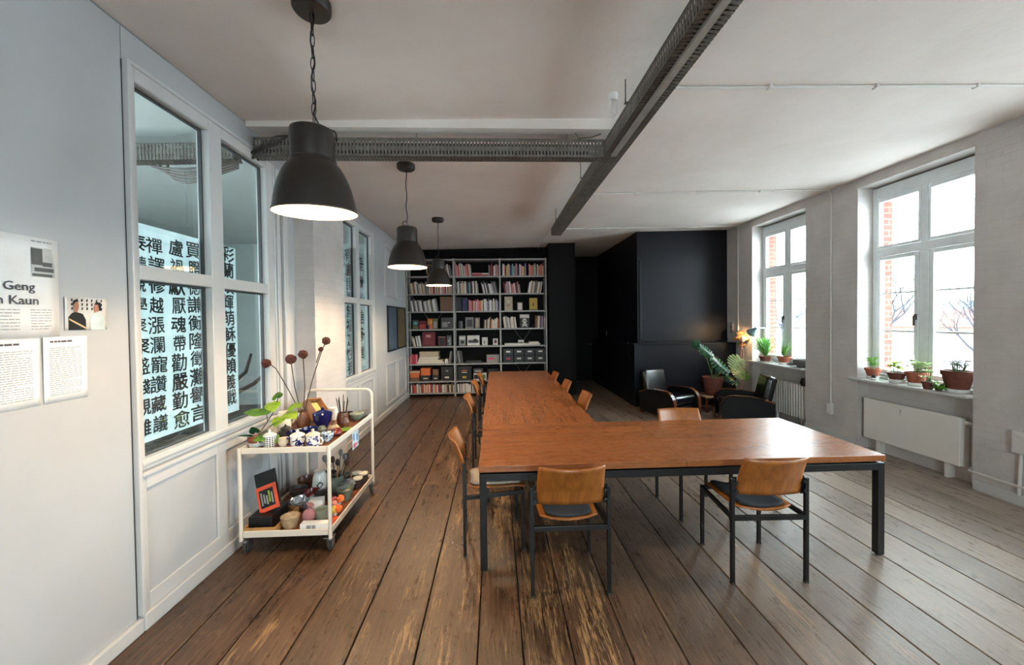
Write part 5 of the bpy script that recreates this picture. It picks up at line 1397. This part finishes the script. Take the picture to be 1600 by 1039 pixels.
MB().tube([(0, 0.11, 0.022), (0, 0.03, 0.03), (0, -0.06, 0.045), (0.01, -0.11, 0.05)], [0.012, 0.028, 0.03, 0.018], 10).build('shaft', plain('grey_stone', (96, 94, 92), 0.8), t, smooth=True)

# ------------------------------------------------------------------ tea trolley and what stands on it
TX0, TX1, TY0, TY1 = -1.98, -1.30, 3.0, 4.05
tr = thing('trolley', 'cream two-tier trolley crowded with pottery beside the glazed partition', 'trolley', (TX0, TY0, 0))
tw, tl = TX1-TX0, TY1-TY0
for nm, z0, z1 in (('upper_tray', 0.792, 0.838), ('lower_tray', 0.145, 0.195)):
    k = MB(); r = 0.012
    k.box(0.02, tw-.02, 0, r, z0, z1).box(0.02, tw-.02, tl-r, tl, z0, z1).box(0, r, 0.02, tl-.02, z0, z1).box(tw-r, tw, 0.02, tl-.02, z0, z1)
    o = k.build(nm, M['cream'], tr, bevel=0.004)
    MB().box(r, tw-r, r, tl-r, z0+0.008, z0+0.022).build('board', plain('brown_tray_board', (112, 66, 40), 0.5, 0, .12, 8), o)
post = 0.014
for x in (0.004, tw-0.004): MB().tube([(x, 0.006, 0.12), (x, 0.006, 0.838)], post, 12).build('post', M['cream'], tr, smooth=True)
hp = [(0.004, tl-.006, 0.12), (0.004, tl-.006, 1.02)]
for i in range(7):
    a = math.radians(180-15*i); hp.append((0.064+0.06*math.cos(a), tl-.006, 1.03+0.06*math.sin(a)))
hp2 = [(tw-p[0], p[1], p[2]) for p in hp[::-1]]
MB().tube(hp+hp2, post, 12).build('handle', M['cream'], tr, smooth=True)
for x in (0.02, tw-0.02):
    for y in (0.03, tl-0.03):
        c = MB().box(x-.035, x+.035, y-.035, y+.035, 0.118, 0.124).lathe([(0, .10), (0.014, .10), (0.014, .118), (0, .118)], (x, y, 0), 12)
        c.box(x-.019, x-.016, y-.01, y+.045, 0.04, 0.10).box(x+.016, x+.019, y-.01, y+.045, 0.04, 0.10).box(x-.019, x+.019, y-.02, y+.02, 0.098, 0.102)
        c = c.build('caster', M['steel'], tr, bevel=0.002)
        MB().lathe([(0, -.012), (0.03, -.012), (0.034, -.008), (0.05, -0.009), (0.053, 0), (0.05, .009), (0.034, .008), (0.03, .012), (0, .012)], (0, 0, 0), 24, 0, Matrix.Translation((x, y+.03, 0.053)) @ Matrix.Rotation(PI/2, 4, 'Y')).build('wheel', M['rubber'], c, smooth=True)
st = MB().box(tw, tw+0.0008, 0.48, 0.63, 0.64, 0.79).build('sticker', plain('sticker_pale_blue', (190, 208, 220), 0.6), tr)
MB().box(tw+.0008, tw+.0012, 0.50, 0.56, 0.65, 0.69).box(tw+.0008, tw+.0012, 0.56, 0.61, 0.66, 0.68).build('pink_print', plain('sticker_pink', (214, 110, 130), 0.6), st)
MB().box(tw+.0008, tw+.0012, 0.50, 0.53, 0.72, 0.78).box(tw+.0008, tw+.0012, 0.58, 0.61, 0.70, 0.76).build('blue_print', plain('sticker_blue', (80, 120, 170), 0.6), st)

ZU, ZL = 0.8155, 0.1685
brown = plain('brown_glaze', (96, 58, 40), 0.3, 0, .12, 20); celadon = plain('grey_green_glaze', (118, 126, 112), 0.3, 0, .1, 20); buff = plain('buff_stoneware', (176, 150, 116), 0.6, 0, .12, 25)
darkst = plain('dark_stoneware', (58, 48, 44), 0.5, 0, .12, 20); greyst = plain('grey_stoneware', (120, 118, 116), 0.5, 0, .12, 20); ivory = plain('ivory_glaze', (214, 204, 184), 0.25)
pinkg = plain('dusty_pink_cloth', (172, 118, 124), 0.8); silver = plain('crumpled_foil', (188, 188, 190), 0.25, 0.6, .12, 60); orangep = plain('orange_red_box', (214, 84, 52), 0.5)
wood = plain('pale_wood', (186, 138, 84), 0.5, 0, .12, 12); red_lac = plain('oxblood_glaze', (112, 36, 34), 0.25); navyg = plain('blue_print_glaze', (40, 48, 110), 0.2)
def bowl(x, y, z, r, h, mat, label, name='bowl', cat='bowl', inner=None, lid=None, foot=0.5, grp=None):
    t = thing(name, label, cat, (x, y, z+.001), random.uniform(0, 3), grp)
    MB().lathe([(0, 0), (r*foot, 0), (r*foot, h*.08), (r*.86, h*.45), (r, h), (r*.94, h), (r*.78, h*.45), (r*.4, h*.16), (0, h*.14)], n=26).build('body', mat, t, smooth=True)
    if inner: MB().lathe([(0, h*.62), (r*.84, h*.62), (r*.84, h*.64), (0, h*.64)], n=20).build('contents', inner, t)
    if lid: MB().lathe([(r*.98, h), (r*.9, h*1.1), (r*.3, h*1.25), (r*.14, h*1.28), (r*.16, h*1.42), (0, h*1.45)], n=24).build('lid', lid, t, smooth=True)
    return t
def pot(x, y, z, r, h, mat, label, name='jar', cat='jar', belly=1.1, lid=None, neck=0.8, handle=None, rz=0, grp=None):
    t = thing(name, label, cat, (x, y, z+.001), rz, grp)
    MB().lathe([(0, 0), (r*.8, 0), (r*belly, h*.4), (r*belly*.97, h*.6), (r*neck, h*.92), (r*neck*1.05, h), (r*neck*.9, h), (r*neck*.86, h*.9), (0, h*.86)], n=26).build('body', mat, t, smooth=True)
    if lid: MB().lathe([(r*neck*1.12, h*1.0), (r*neck*1.0, h*1.06), (r*.3, h*1.17), (r*.14, h*1.18), (r*.17, h*1.3), (0, h*1.33)], n=24).build('lid', lid, t, smooth=True)
    if handle: MB().tube([(-r*belly*.9, 0, h*.25), (-r*belly*1.5, 0, h*.3), (-r*belly*1.6, 0, h*.6), (-r*belly*1.0, 0, h*.78)], 0.006, 8).build('handle', handle, t, smooth=True)
    return t
def mug(x, y, z, r, h, mat, label, lid=None, rz=0, name='mug', cat='mug', hm=None):
    t = thing(name, label, cat, (x, y, z+.001), rz)
    MB().lathe([(0, 0), (r*.94, 0), (r, 0.006), (r, h), (r*.92, h), (r*.9, 0.012), (0, 0.012)], n=28).build('body', mat, t, smooth=True)
    MB().tube([(-r*.96, 0, h*.22), (-r*1.5, 0, h*.2), (-r*1.75, 0, h*.5), (-r*1.5, 0, h*.78), (-r*.96, 0, h*.76)], 0.007, 8).build('handle', hm or M['white_china'], t, smooth=True)
    if lid: MB().lathe([(r*1.06, h), (r*1.04, h+.008), (r*.6, h+.022), (r*.2, h+.028), (r*.22, h+.045), (0, h+.052)], n=26).build('lid', lid, t, smooth=True)
    return t
# ---- upper tray, front row
mug(-1.80, 3.10, ZU, 0.047, 0.085, m_checks('blue_grid_china', (236, 236, 230), (34, 40, 84), 16, 'grid'), 'white mug with dark blue grid pattern and lid at the front of the trolley', M['white_china'], 0.25)
pot(-1.695, 3.10, ZU, 0.035, 0.065, ivory, 'plain ivory cup between two patterned mugs at the trolley front', 'cup', 'cup', 1.05, None, 1.0)
mug(-1.585, 3.10, ZU, 0.052, 0.08, m_checks('blue_flower_china', (236, 236, 230), (26, 34, 96), 30, 'blot'), 'white and blue flowered sugar pot with domed lid at the trolley front', M['white_china'], 0.1, 'sugar_pot', 'pot', navyg)
mug(-1.46, 3.09, ZU, 0.05, 0.085, m_checks('red_blue_flower_china', (236, 232, 226), (70, 66, 130), 26, 'blot'), 'white lidded mug with blue and red flowers at the right front of the trolley', ivory, 2.9)
bowl(-1.395, 3.20, ZU, 0.05, 0.07, m_checks('speckled_blue_china', (214, 222, 224), (60, 90, 130), 45, 'blot'), 'speckled blue and white bowl at the right edge of the trolley top')
bowl(-1.685, 3.25, ZU, 0.06, 0.075, M['blue_glaze'], 'dark cobalt bowl behind the ivory cup on the trolley', inner=navyg)
bowl(-1.575, 3.28, ZU, 0.065, 0.09, M['blue_glaze'], 'cobalt bowl with pale lid behind the sugar pot', lid=None, inner=ivory)
# leafy cutting in a low green-white dish
t = thing('pothos', 'trailing green plant in a low red-brown dish at the trolley front left corner', 'potted plant', (-1.915, 3.12, ZU+.001))
MB().lathe([(0, 0), (0.05, 0), (0.055, 0.035), (0.05, 0.035), (0, 0.03)], n=22).build('stand', M['white_china'], t, smooth=True)
MB().lathe([(0, .036), (0.052, .036), (0.062, .055), (0.06, .075), (0.05, .075), (0, .065)], n=22).build('pot', M['terracotta'], t, smooth=True)
rnd = random.Random(5)
def heart(mb, p, d, up, L, W):
    p, d, up = Vector(p), Vector(d).normalized(), Vector(up); s = d.cross(up).normalized(); n = s.cross(d)
    row = []
    for k, (u, w, zz) in enumerate(((-.12, .25, .0), (0.08, .48, .02), (.35, .5, .03), (.65, .34, .0), (.88, .12, -.06))):
        row.append((mb.b.verts.new(p+d*L*u+s*W*w-n*L*.06), mb.b.verts.new(p+d*L*max(u, 0)+n*L*zz), mb.b.verts.new(p+d*L*u-s*W*w-n*L*.06)))
    tip = mb.b.verts.new(p+d*L-n*L*.12)
    for a, b in zip(row, row[1:]):
        mb.b.faces.new((a[0], b[0], b[1], a[1])); mb.b.faces.new((a[1], b[1], b[2], a[2]))
    mb.b.faces.new((row[-1][0], tip, row[-1][1])); mb.b.faces.new((row[-1][1], tip, row[-1][2]))
lv = [((0.03, -.02, .09), (.5, -.5, -.1), .09, .07, 'leaf'), ((0.08, 0.03, .07), (.8, -.5, -.15), .11, .07, 'leaf'), ((-.02, -.03, .1), (-.3, -.8, .2), .08, .05, 'leaf_dark'), ((0, -.01, .11), (.1, -.6, .7), .07, .05, 'leaf_dark'),
      ((.10, .05, .16), (.5, -.5, .3), .09, .075, 'leaf'), ((.05, .08, .27), (-.6, -.5, -.1), .10, .08, 'leaf'), ((.0, .06, .26), (-.8, -.5, .1), .09, .08, 'leaf'), ((.08, .08, .33), (.4, -.6, -.3), .10, .08, 'leaf_lime'),
      ((.19, .1, .24), (.6, -.5, -.1), .12, .08, 'leaf_lime'), ((.24, .12, .27), (.3, -.6, .4), .12, .08, 'leaf_lime'), ((.14, .08, .21), (.1, -.8, -.4), .09, .07, 'leaf_lime'), ((.11, .1, .36), (.3, -.5, .5), .08, .06, 'leaf')]
by = {}
for p, d, L, W, mt in lv:
    mb = MB(); heart(mb, p, d, (0, -.45, 1), L*1.3, W*1.45); mb.build('leaf', M[mt], t, smooth=True)
MB().tube([(0, 0, .06), (.05, .04, .16), (.1, .08, .26), (.12, .1, .36)], 0.004, 6).tube([(.03, .02, .1), (.12, .07, .17), (.2, .1, .25)], 0.003, 6).tube([(.06, .05, .18), (.04, .07, .25), (0, .05, .27)], 0.003, 6).build('stem', M['stem'], t, smooth=True)
# seed heads
t = thing('dried_seed_heads', 'dark dried seed heads on bent stems in a brown vase on the trolley', 'dried flowers', (-1.80, 3.62, ZU+.001))
MB().lathe([(0, 0), (0.045, 0), (0.06, 0.06), (0.05, 0.12), (0.035, 0.15), (0.04, 0.165), (0.033, 0.165), (0, 0.13)], n=24).build('vase', brown, t, smooth=True)
O = Vector((-1.80, 3.62, ZU))
for (px_, pts, r) in ((0, [(-1.81, 3.61, .95), (-1.92, 3.6, 1.19), (-2.02, 3.6, 1.37), (-2.075, 3.58, 1.425), (-2.06, 3.52, 1.43)], 0.040), (1, [(-1.80, 3.6, .95), (-1.835, 3.56, 1.2), (-1.855, 3.54, 1.46)], 0.045),
                      (2, [(-1.79, 3.62, .95), (-1.765, 3.60, 1.2), (-1.765, 3.58, 1.5)], 0.040), (3, [(-1.79, 3.63, .95), (-1.70, 3.6, 1.25), (-1.60, 3.58, 1.52), (-1.555, 3.58, 1.62)], 0.036), (4, [(-1.655, 3.595, 1.42), (-1.62, 3.58, 1.5), (-1.60, 3.57, 1.545)], 0.022)):
    sm = MB().tube([Vector(p)-O for p in pts], 0.0045, 6).build('stem', M['stem'], t, smooth=True)
    e = Vector(pts[-1])-O
    hb = MB(); bmesh.ops.create_icosphere(hb.b, subdivisions=3, radius=r, matrix=Matrix.Translation(e))
    rr = random.Random(px_)
    for v in hb.b.verts: v.co = e+(v.co-e)*rr.uniform(0.86, 1.1)
    hb.build('seed_head', M['seedhead'], sm)
# back half of the upper tray
m_wood_crate = plain('brown_crate_wood', (150, 100, 62), 0.5, 0, .12, 12)
t = thing('wooden_crate', 'small open wooden box with paper tilted up at the back of the trolley', 'box', (-1.72, 3.80, ZU+.02))
R = Matrix.Rotation(math.radians(-38), 4, 'Y') @ Matrix.Rotation(math.radians(-12), 4, 'X')
MB().box(-.015, 0, -.11, .11, 0, .22, 0, R).box(0, .07, -.11, -.10, 0, .22, 0, R).box(0, .07, .10, .11, 0, .22, 0, R).box(0, .07, -.1, .1, 0, .012, 0, R).box(0, .07, -.1, .1, .208, .22, 0, R).build('box', m_wood_crate, t, bevel=0.002)
MB().box(.012, .02, -.09, .09, .03, .20, 0, R).build('paper', plain('yellow_paper', (216, 186, 110), 0.7), t)
bowl(-1.62, 3.62, ZU, 0.085, 0.13, M['blue_glaze'], 'largest cobalt blue lidded bowl in the middle of the trolley top', lid=M['blue_glaze'])
t = thing('saucer', 'white saucer under the cobalt bowl group on the trolley', 'saucer', (-1.74, 3.45, ZU+.001))
MB().lathe([(0, 0), (.05, 0), (.085, .02), (.08, .022), (.05, .006), (0, .006)], n=26).build('plate', M['white_china'], t, smooth=True)
t = thing('brush_pot', 'brown pot holding ink brushes at the back right of the trolley', 'brush pot', (-1.475, 3.72, ZU+.001))
MB().lathe([(0, 0), (.05, 0), (.055, .05), (.045, .11), (.04, .11), (.045, .05), (0, .01)], n=22).build('pot', brown, t, smooth=True)
for i in range(7):
    a = i*.9; p = Vector((.02*math.cos(a), .02*math.sin(a), .04)); q = p+Vector((.03*math.cos(a), .03*math.sin(a), .17+.02*(i % 3)))
    bs = MB().tube([p, q], .004, 6).build('brush', M['ink'] if i % 2 else M['stem'], t, smooth=True)
    MB().tube([q, q+(q-p).normalized()*.03], [.005, .001], 6).build('bristle', plain('bristle', (60, 48, 44), .9), bs, smooth=True)
bowl(-1.40, 3.88, ZU, 0.07, 0.06, celadon, 'grey green lidded dish near the trolley handle', lid=celadon, name='lidded_dish', cat='dish')
bowl(-1.375, 3.99, ZU, 0.055, 0.06, greyst, 'grey bowl in the far right corner of the trolley top')
bowl(-1.52, 3.94, ZU, 0.06, 0.06, darkst, 'dark bowl behind the grey green lidded dish on the trolley')
pot(-1.46, 3.47, ZU, 0.04, 0.07, buff, 'round buff stoneware pot right of the large cobalt bowl', 'jar', 'jar', 1.25, brown, .7)
pot(-1.545, 3.44, ZU, 0.032, 0.06, celadon, 'small grey green pot in front of the large cobalt bowl', 'jar', 'jar', 1.2, None, .75)
pot(-1.395, 3.36, ZU, 0.045, 0.055, red_lac, 'oxblood red bowl pot at the right edge of the trolley top', 'jar', 'jar', 1.2, None, .85)
pot(-1.405, 3.60, ZU, 0.035, 0.10, brown, 'brown bottle-shaped jar beside the brush pot', 'jar', 'jar', 1.1, None, .5)
t = thing('leaf_dish', 'small green leaf-shaped dish on the right edge of the trolley top', 'dish', (-1.365, 3.50, ZU+.001))
MB().lathe([(0, 0), (.035, .002), (.05, .012), (.046, .014), (.03, .006), (0, .005)], n=20, sy=1.4).build('dish', plain('olive_green_glaze', (112, 140, 52), .3), t, smooth=True)
pot(-1.86, 3.42, ZU, 0.055, 0.20, ivory, 'tall ivory jug behind the trailing plant on the trolley', 'jug', 'jug', 1.0, None, .8, ivory, 2)
pot(-1.785, 3.30, ZU, 0.05, 0.09, darkst, 'black lidded teapot behind the grid mug', 'teapot', 'teapot', 1.25, darkst, .7, darkst, 2.5)
bowl(-1.885, 3.86, ZU, 0.07, 0.07, brown, 'brown bowl at the far left of the trolley top')
pot(-1.63, 3.90, ZU, 0.045, 0.12, M['white_china'], 'white cup at the back of the trolley near the handle', 'cup', 'cup', 1.0, None, 1.0)
bowl(-1.75, 3.95, ZU, 0.06, 0.08, greyst, 'grey stoneware bowl at the back left by the trolley handle')
bowl(-1.655, 3.385, ZU, 0.045, 0.045, m_checks('striped_blue_china', (230, 230, 226), (60, 66, 110), 20, 'grid'), 'little blue patterned dish between the cobalt bowls')
# ---- lower tray
t = thing('wood_tray', 'pale wooden tray with a corner at the front left of the trolley bottom', 'tray', (-1.845, 3.19, ZL+.001))
MB().box(-.115, .115, -.17, .17, 0, .01).box(-.125, .125, -.18, -.17, 0, .045).box(-.125, .125, .17, .18, 0, .045).box(-.125, -.115, -.17, .17, 0, .045).box(.115, .125, -.17, .17, 0, .045).build('tray', wood, t, bevel=.002)
t = thing('makeup_case', 'black box with open lid leaning back in the wooden tray', 'box', (-1.86, 3.17, ZL+.012))
MB().box(-.09, .09, -.12, .12, 0, .10).build('body', M['black'], t, bevel=.006)
R = Matrix.Translation((0.0, .02, .10)) @ Matrix.Rotation(-.35, 4, 'X') @ Matrix.Rotation(-.34, 4, 'Y')
MB().box(-.085, .085, 0, .012, 0.02, .30, 0, R).build('lid', M['black'], t, bevel=.003)
t2_ = thing('gift_set', 'orange red display box of small tools leaning on the black box', 'box', (-1.83, 3.125, ZL+.125))
R2 = Matrix.Rotation(-.35, 4, 'X') @ Matrix.Rotation(-.36, 4, 'Y')
MB().box(-.075, .075, .0, .02, 0, .20, 0, R2).build('box', orangep, t2_, bevel=.002)
MB().box(-.055, .055, -.0015, 0, .03, .17, 0, R2).build('window', M['ink'], t2_)
for i in range(5):
    MB().box(-.045+i*.02, -.033+i*.02, -.004, -.0015, .05+.012*(i % 2), .15-.015*(i % 3), 0, R2).build('tool', M['steel'] if i != 3 else M['leaf_lime'], t2_)
t = thing('black_bowl', 'black bowl at the trolley bottom front left', 'bowl', (-1.86, 3.06, ZL+.012))
MB().lathe([(0, 0), (.035, 0), (.04, .03), (.036, .03), (0, .012)], n=20).build('body', M['black'], t, smooth=True)
bowl(-1.655, 3.10, ZL, 0.07, 0.09, buff, 'buff bowl at the front of the trolley bottom', inner=ivory, foot=.7)
t = thing('label_box', 'flat white box with a small print at the front of the trolley bottom', 'box', (-1.435, 3.055, ZL+.001))
MB().box(-.11, .11, -.03, .03, 0, .055).build('box', M['paper'], t, bevel=.002)
MB().box(-.06, -.025, -.031, -.0302, .012, .045).box(-.02, .01, -.031, -.0302, .012, .045).build('print', M['grey_print'], t)
t = thing('pink_pouch', 'dusty pink pouch on the trolley bottom behind the white box', 'pouch', (-1.53, 3.15, ZL+.001))
MB().ball((0, 0, .06), .06, 10, 0, (.9, .7, 1)).build('bag', pinkg, t, smooth=True)
MB().tube([(0, 0, .10), (0.0, 0, .13), (.01, 0, .15)], [.02, .014, .03], 10).build('neck', pinkg, t, smooth=True)
pot(-1.43, 3.16, ZL, 0.05, 0.11, celadon, 'tall grey green tumbler behind the white box on the trolley bottom', 'tumbler', 'tumbler', 1.0, None, 1.05)
t = thing('white_box', 'small pale carton on the trolley bottom behind the pink pouch', 'box', (-1.53, 3.28, ZL+.001), .2)
MB().box(-.055, .055, -.04, .04, 0, .13).build('carton', M['paper'], t, bevel=.002)
MB().box(-.056, .056, -.041, .041, .132, .136).build('flap', M['paper'], t)
t = thing('foil_dish', 'crumpled foil dish on the trolley bottom behind the wooden tray', 'dish', (-1.73, 3.45, ZL+.001))
fb = MB().lathe([(0, 0), (.07, 0), (.10, .06), (.105, .065), (.095, .06), (.065, .008), (0, .008)], n=24)
rr = random.Random(9)
for v in fb.b.verts: v.co += Vector((rr.uniform(-1, 1), rr.uniform(-1, 1), rr.uniform(-.6, .6)))*.007
fb.build('dish', silver, t)
bowl(-1.405, 3.56, ZL, 0.075, 0.10, celadon, 'grey green lidded bowl at the right edge of the trolley bottom', inner=ivory, foot=.7)
t = thing('paper_flowers', 'bundle of pink and yellow paper flowers on the trolley bottom right edge', 'flowers', (-1.37, 3.30, ZL+.001))
for i, (x, y, z, c) in enumerate(((-.02, -.03, .09, (222, 150, 140)), (.02, .02, .11, (230, 120, 60)), (-.01, -.07, .06, (224, 196, 90)), (.03, -.05, .06, (226, 110, 50)), (-.04, .03, .10, (214, 110, 110)))):
    fb = MB(); bmesh.ops.create_icosphere(fb.b, subdivisions=2, radius=.032, matrix=Matrix.Translation((x, y, z))); rr = random.Random(i)
    for v in fb.b.verts: v.co = Vector((x, y, z))+(v.co-Vector((x, y, z)))*rr.uniform(.7, 1.15)
    fb.build('bloom', plain('bloom_%d_%d' % (c[0], c[1]), c, .8), t)
MB().tube([(0, -.08, .012), (0, 0, .05), (0, .04, .08)], .022, 8).build('wrap', M['paper'], t, smooth=True)
t = thing('utensil_jug', 'grey jug full of wooden spoons and whisks at the back of the trolley bottom', 'utensil pot', (-1.56, 3.75, ZL+.001))
MB().lathe([(0, 0), (.06, 0), (.075, .07), (.06, .14), (.055, .14), (.068, .07), (0, .02)], n=24).build('jug', celadon, t, smooth=True)
for i in range(9):
    a = i*.75; p = Vector((.03*math.cos(a), .03*math.sin(a), .05)); q = p+Vector((.07*math.cos(a), .07*math.sin(a), .22+.03*(i % 3)))
    ut = MB().tube([p, q], .005, 6).build('utensil', [M['stem'], wood, greyst][i % 3], t, smooth=True)
    MB().ball(q, .022, 6, 0, (1, .5, 1.6)).build('spoon_end', [M['stem'], darkst, greyst][i % 3], ut, smooth=True)
t = thing('white_jug', 'white jug with a black mark at the back of the trolley bottom', 'jug', (-1.70, 3.72, ZL+.001), .4)
MB().lathe([(0, 0), (.06, 0), (.07, .08), (.06, .16), (.045, .19), (.05, .21), (.044, .21), (0, .18)], n=24).build('body', M['white_china'], t, smooth=True)
mb = MB(); mb.tube([(.0, -.072, .12), (.025, -.07, .10), (.0, -.073, .06), (-.025, -.07, .09), (.0, -.072, .12)], .005, 6).build('mark', M['ink'], t, smooth=True)
bowl(-1.85, 3.62, ZL, 0.08, 0.09, darkst, 'dark stoneware bowl at the left of the trolley bottom, behind the tray', inner=brown)
bowl(-1.88, 3.82, ZL, 0.08, 0.10, brown, 'brown glazed bowl at the far left of the trolley bottom')
bowl(-1.72, 3.58, ZL, 0.06, 0.08, red_lac, 'oxblood bowl in the middle of the trolley bottom')
bowl(-1.60, 3.55, ZL, 0.065, 0.07, darkst, 'small black bowl in front of the spoon jug on the trolley bottom')
t = thing('plastic_bag', 'crumpled grey plastic bag on the right of the trolley bottom', 'bag', (-1.445, 3.73, ZL+.001))
fb = MB(); bmesh.ops.create_icosphere(fb.b, subdivisions=3, radius=.075, matrix=Matrix.Translation((0, 0, .06)) @ Matrix.Diagonal((1, 1.1, .75, 1))); rr = random.Random(4)
for v in fb.b.verts: v.co = Vector((0, 0, .06))+(v.co-Vector((0, 0, .06)))*rr.uniform(.82, 1.06)
fb.build('bag', plain('grey_plastic', (112, 116, 122), .3), t)
for i, (x, y) in enumerate(((-1.375, 3.80), (-1.36, 3.915), (-1.43, 3.93))):
    pot(x, y, ZL, 0.045, 0.085, darkst, 'dark jar with cream lid at the far right of the trolley bottom, %s' % ('nearest of three', 'middle of three', 'leftmost of three')[i], 'lidded_jar', 'jar', 1.0, None, 1.0, grp='cream lidded jars on the trolley bottom')
    o = COL.objects.get(bpy.data.objects[-1].name) if False else None
for o in [q for q in list(COL.objects) if q.get('group') == 'cream lidded jars on the trolley bottom']:
    MB().lathe([(0, .0735), (.038, .0735), (.047, .084), (.047, .098), (.02, .106), (0, .107)], n=22).build('lid', ivory, o, smooth=True)
bowl(-1.55, 3.92, ZL, 0.06, 0.09, greyst, 'grey bowl at the back of the trolley bottom behind the bag')
bowl(-1.70, 3.92, ZL, 0.07, 0.11, darkst, 'dark deep bowl at the back of the trolley bottom behind the white jug')
t = thing('orange_card', 'flat orange card packet lying at the right edge of the trolley bottom', 'packet', (-1.345, 3.13, ZL+.001))
MB().box(-.025, .025, -.08, .08, 0, .02).build('packet', orangep, t, bevel=.002)
